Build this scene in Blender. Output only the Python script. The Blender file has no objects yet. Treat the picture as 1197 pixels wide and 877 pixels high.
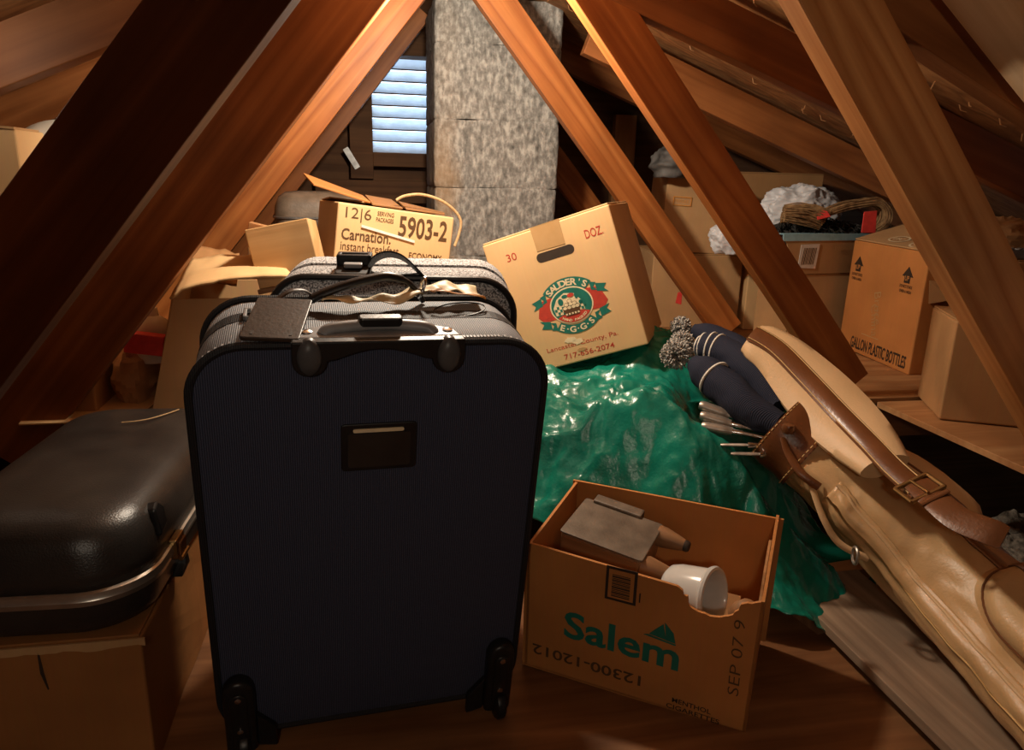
import bpy, bmesh, math, random
from mathutils import Vector, Matrix, Euler, noise
random.seed(7)
scn = bpy.context.scene
COL = scn.collection
R = math.radians
PI = math.pi

# ------------------------------------------------------------------ materials
def new_mat(name):
    m = bpy.data.materials.new(name); m.use_nodes = True
    nt = m.node_tree
    b = nt.nodes['Principled BSDF']
    return m, nt, b
def N(nt, t, **kw):
    n = nt.nodes.new(t)
    for k, v in kw.items():
        if hasattr(n, k): setattr(n, k, v)
        else: n.inputs[k].default_value = v
    return n
def L(nt, a, b): nt.links.new(a, b)
def coords(nt, scale=(1, 1, 1), kind='Object', rot=(0, 0, 0)):
    tc = N(nt, 'ShaderNodeTexCoord'); mp = N(nt, 'ShaderNodeMapping')
    mp.inputs['Scale'].default_value = scale; mp.inputs['Rotation'].default_value = rot
    L(nt, tc.outputs[kind], mp.inputs['Vector']); return mp.outputs['Vector']
def ramp(nt, fac, stops):
    r = N(nt, 'ShaderNodeValToRGB'); e = r.color_ramp.elements
    while len(e) < len(stops): e.new(0.5)
    for i, (p, c) in enumerate(stops):
        e[i].position = p; e[i].color = (*c, 1) if len(c) == 3 else c
    L(nt, fac, r.inputs['Fac']); return r.outputs['Color']
def bump(nt, b, h, strength=0.3, dist=0.002):
    bp = N(nt, 'ShaderNodeBump'); bp.inputs['Strength'].default_value = strength
    bp.inputs['Distance'].default_value = dist
    L(nt, h, bp.inputs['Height']); L(nt, bp.outputs['Normal'], b.inputs['Normal'])
def mix(nt, fac, a, c, mode='MIX'):
    m = N(nt, 'ShaderNodeMix', data_type='RGBA', blend_type=mode)
    for s, v in ((0, fac), (6, a), (7, c)):
        if isinstance(v, (int, float)): m.inputs[s].default_value = v
        elif isinstance(v, tuple): m.inputs[s].default_value = (*v, 1)
        else: L(nt, v, m.inputs[s])
    return m.outputs[2]

def wood(name, dark, light, rough=0.55, ring=16, stretch=0.05, rotx=0.35, spec=0.35, knots=True):
    m, nt, b = new_mat(name)
    oi = N(nt, 'ShaderNodeObjectInfo')
    tc = N(nt, 'ShaderNodeTexCoord')
    off = N(nt, 'ShaderNodeVectorMath', operation='SCALE'); off.inputs[3].default_value = 3.7
    cmb = N(nt, 'ShaderNodeCombineXYZ')
    for i in range(3): L(nt, oi.outputs['Random'], cmb.inputs[i])
    L(nt, cmb.outputs[0], off.inputs[0])
    add = N(nt, 'ShaderNodeVectorMath', operation='ADD')
    L(nt, tc.outputs['Object'], add.inputs[0]); L(nt, off.outputs[0], add.inputs[1])
    mp = N(nt, 'ShaderNodeMapping'); mp.inputs['Scale'].default_value = (stretch * 20, 20, 20)
    mp.inputs['Rotation'].default_value = (rotx, 0.02, 0.03)
    L(nt, add.outputs[0], mp.inputs['Vector'])
    n1 = N(nt, 'ShaderNodeTexNoise'); n1.inputs['Scale'].default_value = 0.55; n1.inputs['Detail'].default_value = 3
    L(nt, mp.outputs[0], n1.inputs['Vector'])
    mul = N(nt, 'ShaderNodeMath', operation='MULTIPLY'); mul.inputs[1].default_value = ring
    L(nt, n1.outputs['Fac'], mul.inputs[0])
    fr = N(nt, 'ShaderNodeMath', operation='PINGPONG'); fr.inputs[1].default_value = 1.0
    L(nt, mul.outputs[0], fr.inputs[0])
    mp2 = N(nt, 'ShaderNodeMapping'); mp2.inputs['Scale'].default_value = (6, 260, 260)
    L(nt, add.outputs[0], mp2.inputs['Vector'])
    n2 = N(nt, 'ShaderNodeTexNoise'); n2.inputs['Scale'].default_value = 1; n2.inputs['Detail'].default_value = 4
    L(nt, mp2.outputs[0], n2.inputs['Vector'])
    f = mix(nt, 0.35, fr.outputs[0], n2.outputs['Fac'])
    c = ramp(nt, f, [(0.1, dark), (0.55, tuple((a + d) / 2 for a, d in zip(dark, light))), (0.95, light)])
    n3 = N(nt, 'ShaderNodeTexNoise'); n3.inputs['Scale'].default_value = 5; n3.inputs['Detail'].default_value = 3
    L(nt, add.outputs[0], n3.inputs['Vector'])
    v = ramp(nt, n3.outputs['Fac'], [(0.3, (.72, .72, .72)), (0.7, (1.1, 1.08, 1.05))])
    c = mix(nt, 1.0, c, v, 'MULTIPLY')
    L(nt, c, b.inputs['Base Color'])
    b.inputs['Roughness'].default_value = rough
    b.inputs['Specular IOR Level'].default_value = spec
    bump(nt, b, f, 0.25, 0.0015)
    return m

def noisy(name, c1, c2, scale=8, rough=0.6, bstr=0.0, bscale=60, metal=0, spec=0.4, detail=4, bdist=0.002, coat=0):
    m, nt, b = new_mat(name)
    v = coords(nt)
    n = N(nt, 'ShaderNodeTexNoise'); n.inputs['Scale'].default_value = scale; n.inputs['Detail'].default_value = detail
    L(nt, v, n.inputs['Vector'])
    L(nt, ramp(nt, n.outputs['Fac'], [(0.3, c1), (0.7, c2)]), b.inputs['Base Color'])
    b.inputs['Roughness'].default_value = rough; b.inputs['Metallic'].default_value = metal
    b.inputs['Specular IOR Level'].default_value = spec
    if coat: b.inputs['Coat Weight'].default_value = coat
    if bstr:
        n2 = N(nt, 'ShaderNodeTexNoise'); n2.inputs['Scale'].default_value = bscale; n2.inputs['Detail'].default_value = 5
        L(nt, v, n2.inputs['Vector']); bump(nt, b, n2.outputs['Fac'], bstr, bdist)
    return m

def cardboard(name, c, var=0.18):
    m, nt, b = new_mat(name)
    v = coords(nt)
    n = N(nt, 'ShaderNodeTexNoise'); n.inputs['Scale'].default_value = 7; n.inputs['Detail'].default_value = 6
    L(nt, v, n.inputs['Vector'])
    lo = tuple(x * (1 - var) for x in c); hi = tuple(min(1, x * (1 + var * .6)) for x in c)
    col = ramp(nt, n.outputs['Fac'], [(0.3, lo), (0.7, hi)])
    v2 = coords(nt, (1, 1, .06)); n2 = N(nt, 'ShaderNodeTexNoise'); n2.inputs['Scale'].default_value = 190
    L(nt, v2, n2.inputs['Vector'])
    col = mix(nt, 0.10, col, n2.outputs['Color'], 'SOFT_LIGHT')
    L(nt, col, b.inputs['Base Color'])
    b.inputs['Roughness'].default_value = 0.62; b.inputs['Specular IOR Level'].default_value = 0.25
    bump(nt, b, n2.outputs['Fac'], 0.12, 0.001)
    return m

def ribbed(name, c1, c2, freq=420, rough=0.6, axis='X', bstr=0.6):
    m, nt, b = new_mat(name)
    v = coords(nt)
    w = N(nt, 'ShaderNodeTexWave', wave_type='BANDS', bands_direction=axis)
    w.inputs['Scale'].default_value = freq; w.inputs['Distortion'].default_value = 0.6
    w.inputs['Detail'].default_value = 1
    L(nt, v, w.inputs['Vector'])
    n = N(nt, 'ShaderNodeTexNoise'); n.inputs['Scale'].default_value = 900
    L(nt, v, n.inputs['Vector'])
    f = mix(nt, 0.4, w.outputs['Fac'], n.outputs['Fac'])
    L(nt, ramp(nt, f, [(0.2, c1), (0.85, c2)]), b.inputs['Base Color'])
    b.inputs['Roughness'].default_value = rough; b.inputs['Specular IOR Level'].default_value = 0.3
    bump(nt, b, f, bstr, 0.0012)
    return m

def plain(name, c, rough=0.5, metal=0, spec=0.4):
    m, nt, b = new_mat(name)
    n = N(nt, 'ShaderNodeTexNoise'); n.inputs['Scale'].default_value = 60
    L(nt, coords(nt), n.inputs['Vector'])
    L(nt, ramp(nt, n.outputs['Fac'], [(0.3, tuple(x * .88 for x in c)), (0.7, tuple(min(1, x * 1.08) for x in c))]), b.inputs['Base Color'])
    b.inputs['Roughness'].default_value = rough; b.inputs['Metallic'].default_value = metal
    b.inputs['Specular IOR Level'].default_value = spec
    return m

M = {}
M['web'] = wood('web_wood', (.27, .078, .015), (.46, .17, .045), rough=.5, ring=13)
M['web_lit'] = wood('web_lit_wood', (.44, .155, .040), (.70, .33, .115), rough=.5, ring=15)  # web wood brightened in colour, as if more light fell on it
M['web_shaded'] = wood('web_shaded_wood', (.13, .038, .008), (.25, .09, .024), rough=.5, ring=13)  # same web wood, shade of the unlit near left strut painted in
M['web_half_shaded'] = wood('web_half_shaded_wood', (.18, .052, .010), (.33, .12, .034), rough=.5, ring=13)  # same web wood, weaker painted shade for the second left strut
M['web_pale'] = wood('web_pale', (.60, .37, .19), (.78, .56, .34), rough=.6, ring=10)
M['rafter'] = wood('rafter_wood', (.19, .060, .014), (.33, .125, .038), rough=.55, ring=12)
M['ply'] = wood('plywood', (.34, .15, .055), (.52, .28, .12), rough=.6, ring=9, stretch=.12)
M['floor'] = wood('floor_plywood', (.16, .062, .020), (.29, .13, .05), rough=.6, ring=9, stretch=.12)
M['ceil'] = wood('sheathing', (.20, .080, .024), (.39, .185, .065), rough=.75, ring=14, stretch=.16)
M['graywood'] = wood('weathered_board', (.20, .13, .085), (.37, .26, .175), rough=.75, ring=12)
M['gable'] = wood('gable_boards', (.085, .036, .014), (.16, .075, .032), rough=.75, ring=10)
M['stool'] = wood('stool_wood', (.22, .11, .05), (.34, .18, .085), rough=.5)
M['veneer'] = wood('veneer', (.52, .30, .12), (.70, .46, .22), rough=.5, ring=7)
M['card'] = cardboard('cardboard', (.42, .225, .095))
M['card_orange'] = cardboard('cardboard_orange', (.50, .205, .060))
M['card_shaded'] = cardboard('cardboard_shaded', (.32, .135, .042))  # darker copy of the orange cardboard, with shade painted into its colour
M['card_pale'] = cardboard('cardboard_pale', (.70, .46, .225), .1)
M['card_tan'] = cardboard('cardboard_tan', (.50, .30, .14))
M['card_dark'] = cardboard('cardboard_dark', (.30, .15, .06))
M['kraft'] = noisy('kraft_paper', (.42, .23, .10), (.55, .33, .16), 12, .6, .3, 40)
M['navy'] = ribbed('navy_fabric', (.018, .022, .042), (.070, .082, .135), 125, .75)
M['navy_lit'] = ribbed('navy_fabric_lit', (.13, .14, .16), (.40, .42, .45), 125, .6)  # same navy fabric, lamp light on the shell painted in as gray
M['black'] = noisy('black_plastic', (.008, .008, .009), (.016, .015, .015), 30, .38, .1, 200)
M['blackweb'] = ribbed('black_webbing', (.007, .007, .009), (.022, .022, .025), 130, .6, 'X', .4)
M['grayplastic'] = noisy('gray_plastic', (.22, .22, .225), (.32, .32, .325), 40, .4)
M['darkgray'] = noisy('dark_gray_plastic', (.055, .055, .058), (.09, .09, .092), 40, .4)
M['tagbrown'] = noisy('tag_leather', (.030, .017, .010), (.050, .030, .018), 20, .45, .2, 200)
M['white'] = plain('white', (.75, .73, .68), .5)
M['ink'] = plain('black_ink', (.035, .022, .014), .6)
M['brownink'] = plain('brown_ink', (.10, .05, .02), .6)
M['greenink'] = plain('green_ink', (.012, .16, .12), .5)
M['redink'] = plain('red_ink', (.50, .05, .03), .55)
M['cream'] = plain('cream_ink', (.80, .66, .42), .55)
M['redtag'] = plain('red_tag', (.75, .06, .05), .5)
M['chrome'] = noisy('chrome', (.5, .5, .5), (.7, .7, .7), 30, .22, metal=1)
M['brass'] = noisy('brass', (.35, .23, .10), (.5, .33, .15), 30, .35, metal=1)
M['alu'] = noisy('aluminium', (.42, .38, .33), (.62, .58, .52), 25, .34, .1, 90, metal=.85)
M['hard'] = noisy('hardshell', (.022, .018, .016), (.036, .030, .026), 14, .33, .35, 420, spec=.5, bdist=.0012)
M['tan'] = noisy('tan_leather', (.47, .285, .13), (.60, .385, .19), 6, .40, .25, 220, spec=.45)
M['tan_light'] = noisy('tan_leather_light', (.58, .385, .20), (.66, .45, .25), 6, .48, .25, 260)
M['brown'] = noisy('brown_leather', (.10, .034, .011), (.185, .068, .024), 9, .33, .2, 200, spec=.5)
M['stitch'] = plain('stitch_thread', (.62, .40, .16), .6)
M['knit'] = ribbed('navy_knit', (.006, .008, .018), (.022, .026, .050), 120, .85, 'Y', .8)
M['knitwhite'] = noisy('white_knit', (.55, .52, .46), (.72, .69, .62), 80, .85, .5, 400)
M['pom'] = noisy('pompom_yarn', (.02, .022, .045), (.62, .59, .52), 260, .9, .6, 400, detail=1)
M['iron'] = noisy('club_steel', (.30, .27, .235), (.46, .42, .37), 50, .42, metal=.75)
M['plasticbag'] = noisy('white_plastic_bag', (.60, .63, .68), (.82, .84, .88), 8, .35, .2, 40)
M['cloth'] = noisy('gray_cloth', (.05, .047, .045), (.19, .185, .18), 18, .9, .5, 90)
M['fur'] = noisy('black_fur', (.008, .008, .008), (.06, .055, .05), 70, .9, .5, 200)
M['straw'] = noisy('dried_straw', (.14, .07, .03), (.42, .26, .12), 60, .75)
M['oldcase'] = noisy('old_case', (.09, .065, .045), (.17, .13, .095), 25, .5, .3, 200)
M['enamel'] = noisy('enamel', (.52, .52, .50), (.66, .66, .64), 12, .18, spec=.5)
M['ivory'] = noisy('china', (.72, .68, .58), (.80, .76, .66), 10, .25)
M['teal'] = plain('teal_glaze', (.03, .16, .15), .3)
M['insul'] = noisy('insulation', (.10, .075, .055), (.36, .30, .24), 55, .95, .8, 90, bdist=.01)
M['bulbtin'] = noisy('galvanised', (.20, .20, .20), (.34, .34, .34), 40, .4, metal=.9)
M['gummed'] = noisy('gummed_tape', (.42, .25, .10), (.50, .31, .14), 20, .35)
M['bluetape'] = plain('pale_blue_tape', (.30, .52, .60), .45)
M['yellowtag'] = noisy('faded_yellow_paper', (.55, .42, .22), (.74, .62, .40), 40, .5)
M['orangeedge'] = plain('orange_edge', (.62, .27, .06), .5)
M['twine'] = noisy('twine', (.38, .24, .11), (.55, .38, .20), 200, .85)

def make_tweed():
    m, nt, b = new_mat('gray_tweed')
    v = coords(nt)
    n = N(nt, 'ShaderNodeTexNoise'); n.inputs['Scale'].default_value = 420; n.inputs['Detail'].default_value = 1
    L(nt, v, n.inputs['Vector'])
    L(nt, ramp(nt, n.outputs['Fac'], [(0.38, (.08, .08, .085)), (0.48, (.30, .30, .305)), (0.60, (.62, .62, .63))]), b.inputs['Base Color'])
    b.inputs['Roughness'].default_value = .8; bump(nt, b, n.outputs['Fac'], .5, .0015)
    return m
M['tweed'] = make_tweed()
def make_tarp():
    m, nt, b = new_mat('green_tarp')
    v = coords(nt)
    n = N(nt, 'ShaderNodeTexNoise'); n.inputs['Scale'].default_value = 9; n.inputs['Detail'].default_value = 5
    L(nt, v, n.inputs['Vector'])
    L(nt, ramp(nt, n.outputs['Fac'], [(0.3, (.003, .115, .080)), (0.7, (.008, .215, .148))]), b.inputs['Base Color'])
    b.inputs['Roughness'].default_value = .27; b.inputs['Specular IOR Level'].default_value = .6
    n2 = N(nt, 'ShaderNodeTexNoise'); n2.inputs['Scale'].default_value = 24; n2.inputs['Detail'].default_value = 5
    n2.inputs['Roughness'].default_value = .65
    L(nt, v, n2.inputs['Vector'])
    vo = N(nt, 'ShaderNodeTexVoronoi', feature='DISTANCE_TO_EDGE'); vo.inputs['Scale'].default_value = 20
    L(nt, v, vo.inputs['Vector'])
    bump(nt, b, mix(nt, .25, n2.outputs['Fac'], vo.outputs['Distance']), .38, .010)
    return m
M['tarp'] = make_tarp()
def make_concrete():
    m, nt, b = new_mat('chimney_concrete')
    v = coords(nt)
    n = N(nt, 'ShaderNodeTexNoise'); n.inputs['Scale'].default_value = 48; n.inputs['Detail'].default_value = 9; n.inputs['Roughness'].default_value = .7
    L(nt, v, n.inputs['Vector'])
    vs = coords(nt, (1, 1, .45)); ns = N(nt, 'ShaderNodeTexNoise'); ns.inputs['Scale'].default_value = 85; ns.inputs['Detail'].default_value = 4
    L(nt, vs, ns.inputs['Vector'])
    f = mix(nt, .5, n.outputs['Fac'], ns.outputs['Fac'])
    c = ramp(nt, f, [(0.30, (.07, .068, .064)), (0.48, (.24, .235, .22)), (0.62, (.48, .47, .44))])
    # rusty water stain with a shape of its own, running down the middle
    sx = N(nt, 'ShaderNodeSeparateXYZ'); L(nt, v, sx.inputs[0])
    nz = N(nt, 'ShaderNodeTexNoise'); nz.inputs['Scale'].default_value = 9; L(nt, coords(nt), nz.inputs['Vector'])
    ma = N(nt, 'ShaderNodeMath', operation='MULTIPLY_ADD'); L(nt, nz.outputs['Fac'], ma.inputs[0]); ma.inputs[1].default_value = .10; L(nt, sx.outputs[0], ma.inputs[2])
    sb = N(nt, 'ShaderNodeMath', operation='SUBTRACT'); L(nt, ma.outputs[0], sb.inputs[0]); sb.inputs[1].default_value = .265
    ab = N(nt, 'ShaderNodeMath', operation='ABSOLUTE'); L(nt, sb.outputs[0], ab.inputs[0])
    st = ramp(nt, ab.outputs[0], [(0.02, (1, 1, 1)), (0.055, (0, 0, 0))])
    zr = N(nt, 'ShaderNodeMapRange'); L(nt, sx.outputs[2], zr.inputs[0])
    zr.inputs[1].default_value = .98; zr.inputs[2].default_value = .80; zr.inputs[3].default_value = .1; zr.inputs[4].default_value = .6
    fac = mix(nt, 1, st, zr.outputs[0], 'MULTIPLY')
    c = mix(nt, fac, c, (.36, .24, .13))
    L(nt, c, b.inputs['Base Color']); b.inputs['Roughness'].default_value = .9
    b.inputs['Specular IOR Level'].default_value = .15
    bump(nt, b, f, .9, .008)
    return m
M['concrete'] = make_concrete()
def make_slat():
    m = bpy.data.materials.new('vent_slat'); m.use_nodes = True; nt = m.node_tree; nt.nodes.clear()
    o = N(nt, 'ShaderNodeOutputMaterial'); d = N(nt, 'ShaderNodeBsdfDiffuse'); t = N(nt, 'ShaderNodeBsdfTranslucent')
    n = N(nt, 'ShaderNodeTexNoise'); n.inputs['Scale'].default_value = 30; L(nt, coords(nt), n.inputs['Vector'])
    c = ramp(nt, n.outputs['Fac'], [(.3, (.70, .74, .78)), (.7, (.80, .83, .87))])
    L(nt, c, d.inputs[0]); L(nt, c, t.inputs[0])
    x = N(nt, 'ShaderNodeMixShader'); x.inputs[0].default_value = .6
    L(nt, d.outputs[0], x.inputs[1]); L(nt, t.outputs[0], x.inputs[2]); L(nt, x.outputs[0], o.inputs[0])
    return m
M['slat'] = make_slat()

# ------------------------------------------------------------------ builders
class MB:
    def __init__(s): s.v = []; s.f = []; s.m = []
    def add(s, vs, fs, T=None, mi=0):
        o = len(s.v)
        s.v += [tuple(T @ Vector(p)) if T else tuple(p) for p in vs]
        for f in fs: s.f.append([i + o for i in f]); s.m.append(mi)
        return s
    def box(s, x0, x1, y0, y1, z0, z1, T=None, mi=0):
        v = [(x, y, z) for z in (z0, z1) for y in (y0, y1) for x in (x0, x1)]
        return s.add(v, [(0, 2, 3, 1), (4, 5, 7, 6), (0, 1, 5, 4), (2, 6, 7, 3), (0, 4, 6, 2), (1, 3, 7, 5)], T, mi)
    def prism(s, pts, o, ux, uy, t0, t1, mi=0):
        """2-D outline (ccw seen from the normal side) extruded from t0 to t1 along ux x uy"""
        o, ux, uy = Vector(o), Vector(ux).normalized(), Vector(uy).normalized(); n = ux.cross(uy)
        k = len(pts); v = [tuple(o + ux * a + uy * c + n * t) for t in (t0, t1) for a, c in pts]
        f = [list(range(k))[::-1], list(range(k, 2 * k))] + [(i, (i + 1) % k, (i + 1) % k + k, i + k) for i in range(k)]
        return s.add(v, f, None, mi)
    def tube(s, path, r, seg=10, caps=True, T=None, mi=0, flat=1.0, up=None, closed=False):
        P = [Vector(p) for p in path]; n = len(P); rs = r if isinstance(r, (list, tuple)) else [r] * n
        vs = []; nrm = None
        for i in range(n):
            if closed: d = P[(i + 1) % n] - P[i - 1]
            else: d = P[min(i + 1, n - 1)] - P[max(i - 1, 0)]
            d.normalize()
            if up is not None: nrm = Vector(up)
            if nrm is None: nrm = Vector((0, 0, 1)) if abs(d.z) < .9 else Vector((1, 0, 0))
            nrm = (nrm - d * nrm.dot(d))
            if nrm.length < 1e-6: nrm = d.orthogonal()
            nrm.normalize(); bi = d.cross(nrm)
            for k in range(seg):
                a = 2 * PI * k / seg
                vs.append(tuple(P[i] + (bi * math.cos(a) + nrm * math.sin(a) * flat) * rs[i]))
        fs = []
        for i in range(n if closed else n - 1):
            for k in range(seg):
                a, b2 = i * seg + k, i * seg + (k + 1) % seg; j = ((i + 1) % n) * seg
                fs.append((a, b2, j + (k + 1) % seg, j + k))
        if caps and not closed:
            fs.append(list(range(seg))[::-1]); fs.append([(n - 1) * seg + k for k in range(seg)])
        return s.add(vs, fs, T, mi)
    def lathe(s, prof, seg=32, T=None, mi=0):
        vs = []; fs = []
        for r, z in prof:
            for k in range(seg):
                a = 2 * PI * k / seg; vs.append((r * math.cos(a), r * math.sin(a), z))
        for i in range(len(prof) - 1):
            for k in range(seg):
                fs.append((i * seg + k, i * seg + (k + 1) % seg, (i + 1) * seg + (k + 1) % seg, (i + 1) * seg + k))
        fs.append(list(range(seg))[::-1]); fs.append([(len(prof) - 1) * seg + k for k in range(seg)])
        return s.add(vs, fs, T, mi)
    def grid(s, fn, nu, nv, mi=0, both=0.0):
        vs = [tuple(fn(i / nu, j / nv)) for j in range(nv + 1) for i in range(nu + 1)]
        fs = [(j * (nu + 1) + i, j * (nu + 1) + i + 1, (j + 1) * (nu + 1) + i + 1, (j + 1) * (nu + 1) + i) for j in range(nv) for i in range(nu)]
        return s.add(vs, fs, None, mi)
    def text(s, body, o, ux, uy, size=None, width=None, height=None, bold=0.0, align='LEFT', t=0.0005, squeeze=1.0, mi=0, mirror=False):
        cu = bpy.data.curves.new('lettering_source', 'FONT'); cu.body = body; cu.size = 1; cu.offset = bold; cu.resolution_u = 3
        ob = bpy.data.objects.new('lettering_source', cu); COL.objects.link(ob)
        dg = bpy.context.evaluated_depsgraph_get(); me = bpy.data.meshes.new_from_object(ob.evaluated_get(dg))
        bpy.data.objects.remove(ob); bpy.data.curves.remove(cu)
        vs = [v.co.copy() for v in me.vertices]; fs = [list(p.vertices) for p in me.polygons]; bpy.data.meshes.remove(me)
        x0 = min(v.x for v in vs); x1 = max(v.x for v in vs); y0 = min(v.y for v in vs); y1 = max(v.y for v in vs)
        if size: kx = ky = size
        if height: ky = height / (y1 - y0); kx = ky * squeeze
        if width:
            kx = width / (x1 - x0)
            if not height and not size: ky = kx
        sh = {'LEFT': x0, 'CENTER': (x0 + x1) / 2, 'RIGHT': x1}[align]
        o, ux, uy = Vector(o), Vector(ux).normalized(), Vector(uy).normalized(); n = ux.cross(uy)
        return s.add([tuple(o + ux * ((v.x - sh) * kx) + uy * ((v.y - y0) * ky) + n * t) for v in vs], fs, None, mi)
    def build(s, name, mats, parent=None, smooth=False, bevel=0, seg=2, sub=0, M4=None, solid=0, angle=40):
        me = bpy.data.meshes.new(name); me.from_pydata(s.v, [], s.f)
        for m in (mats if isinstance(mats, (list, tuple)) else [mats]): me.materials.append(m)
        me.polygons.foreach_set('material_index', s.m)
        if smooth: me.polygons.foreach_set('use_smooth', [True] * len(s.f))
        me.update()
        ob = bpy.data.objects.new(name, me); COL.objects.link(ob)
        if parent: ob.parent = parent
        if M4 is not None: ob.matrix_basis = M4
        if solid:
            md = ob.modifiers.new('Solidify', 'SOLIDIFY'); md.thickness = solid; md.offset = 0
        if bevel:
            md = ob.modifiers.new('Bevel', 'BEVEL'); md.width = bevel; md.segments = seg; md.limit_method = 'ANGLE'; md.angle_limit = R(35)
        if sub:
            md = ob.modifiers.new('Subdivision', 'SUBSURF'); md.levels = sub; md.render_levels = sub
        if smooth and not sub and angle:
            md = ob.modifiers.new('Split', 'EDGE_SPLIT'); md.split_angle = R(angle)
        return ob

def tag(o, label=None, cat=None, group=None, kind=None):
    if label: o['label'] = label
    if cat: o['category'] = cat
    if group: o['group'] = group
    if kind: o['kind'] = kind
    return o
def root(name, label, cat, loc=(0, 0, 0), rot=(0, 0, 0), group=None):
    o = bpy.data.objects.new(name, None); COL.objects.link(o); o.empty_display_size = .05
    o.location = loc; o.rotation_euler = tuple(R(a) for a in rot)
    return tag(o, label, cat, group)
def fbm(p, o=4):
    return noise.fractal(Vector(p), 1.0, 2.0, o)
def ridged(p, o=4):
    return noise.ridged_multi_fractal(Vector(p), 0.9, 2.1, o, 1.0, 2.0)
def smooth01(t):
    t = max(0, min(1, t)); return t * t * (3 - 2 * t)
def rrect(w, h, r, n=8, cx=0, cy=0):
    """rounded rectangle outline, ccw"""
    out = []
    for sx, sy, a0 in ((1, -1, -90), (1, 1, 0), (-1, 1, 90), (-1, -1, 180)):
        for i in range(n + 1):
            a = R(a0 + 90 * i / n)
            out.append((cx + sx * (w / 2 - r) + r * math.cos(a), cy + sy * (h / 2 - r) + r * math.sin(a)))
    return out
def bez(pts, n=8):
    """Catmull-Rom through points"""
    P = [Vector(p) for p in pts]; out = []
    for i in range(len(P) - 1):
        a = P[max(i - 1, 0)]; b = P[i]; c = P[i + 1]; d = P[min(i + 2, len(P) - 1)]
        for k in range(n):
            t = k / n
            out.append(.5 * ((2 * b) + (c - a) * t + (2 * a - 5 * b + 4 * c - d) * t * t + (3 * b - a - 3 * c + d) * t ** 3))
    out.append(P[-1]); return out

# ------------------------------------------------------------------ camera
cam = bpy.data.cameras.new('Camera'); co = bpy.data.objects.new('Camera', cam); COL.objects.link(co)
cam.sensor_width = 36; cam.lens = 848 / 1197 * 36; cam.clip_start = .02
pit, yaw, rol = R(15.02), R(10.94), R(1.46)
fw = Vector((math.sin(yaw) * math.cos(pit), math.cos(yaw) * math.cos(pit), -math.sin(pit)))
rt = Vector((math.cos(yaw), -math.sin(yaw), 0)); up = rt.cross(fw)
r2 = rt * math.cos(rol) + up * math.sin(rol); u2 = -rt * math.sin(rol) + up * math.cos(rol)
co.matrix_world = Matrix((( r2.x, u2.x, -fw.x, 0), (r2.y, u2.y, -fw.y, 0), (r2.z, u2.z, -fw.z, .78), (0, 0, 0, 1)))
scn.camera = co
vs = scn.view_settings; vs.view_transform = 'Standard'; vs.look = 'None'; vs.exposure = 0.0; vs.gamma = 1.0; vs.use_curve_mapping = False

# ------------------------------------------------------------------ setting
XR, ZA = .212, 1.308           # where the truss webs of both sides meet
TY = {0: .225, 1: .835, 2: 1.445, 3: 2.055, 4: 2.665}
AR, AL = .843, .805

def structure(o): o['kind'] = 'structure'; return o
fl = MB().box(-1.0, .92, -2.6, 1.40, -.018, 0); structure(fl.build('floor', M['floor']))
sub = MB()
def insul(u, v):
    x = -2.6 + 5.6 * u; y = -2.6 + 5.8 * v
    return (x, y, -.075 + .0 * x)
sub.grid(insul, 4, 4); structure(sub.build('floor_attic', M['gable']))
ins = MB()
def insf(u, v):
    x = .925 + 1.0 * u; y = .2 + 1.2 * v
    return (x, y, -.03 + .05 * u + .022 * fbm((x * 16, y * 16, 2), 5) + .012 * fbm((x * 60, y * 60, 5), 3))
ins.grid(insf, 110, 130)
tag(ins.build('loose_insulation', M['insul'], smooth=True), 'loose gray brown insulation in the dark gap under the right shelf edge', 'insulation', kind='stuff')
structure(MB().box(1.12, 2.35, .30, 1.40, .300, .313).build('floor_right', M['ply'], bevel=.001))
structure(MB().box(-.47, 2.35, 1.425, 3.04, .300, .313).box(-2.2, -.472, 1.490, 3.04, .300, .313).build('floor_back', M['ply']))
# sheathing under the roof
ce = MB()
def zr_right(x, y): return 1.325 + .085 * (max(y, .80) - 1.445) - .375 * (x - XR)
def zr_left(x, y): return 1.365 + .085 * (max(y, .80) - 1.445) + .435 * (x - XR)
xa = XR - (1.365 - 1.325) / (.435 + .375)
def roof_plane(zf, xe):
    for (y0, y1) in ((-2.6, -.401), (-.399, .799), (.801, 1.939), (1.941, 3.09)):
        a = [(xa, y0, zf(xa, y0)), (xe, y0, zf(xe, y0)), (xe, y1, zf(xe, y1)), (xa, y1, zf(xa, y1))]
        b = [(p[0], p[1], p[2] + .016) for p in a]
        ce.add(a + b, [(0, 1, 2, 3), (4, 7, 6, 5), (0, 4, 5, 1), (1, 5, 6, 2), (2, 6, 7, 3), (3, 7, 4, 0)])
roof_plane(zr_right, 3.2); roof_plane(zr_left, -2.7)
random.seed(21)
for i in range(150):
    right = random.random() < .62; y = random.choice((1.35, 1.40, 1.52, 1.56, 1.75, 1.98, 2.15, 2.3)) + random.uniform(-.03, .03)
    x = random.uniform(.45, 1.9) if right else random.uniform(-1.3, -.25)
    z = zr_right(x, y) if right else zr_left(x, y); a = random.uniform(0, 6.28); l = random.uniform(.010, .024)
    ce.tube([(x, y, z + .004), (x + .3 * l * math.cos(a), y + .3 * l * math.sin(a), z - l * .6), (x + .9 * l * math.cos(a), y + .9 * l * math.sin(a), z - l * .8)], [.0016, .0013, .0008], 5, mi=1)
structure(ce.build('ceiling', [M['ceil'], M['ply']]))
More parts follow.
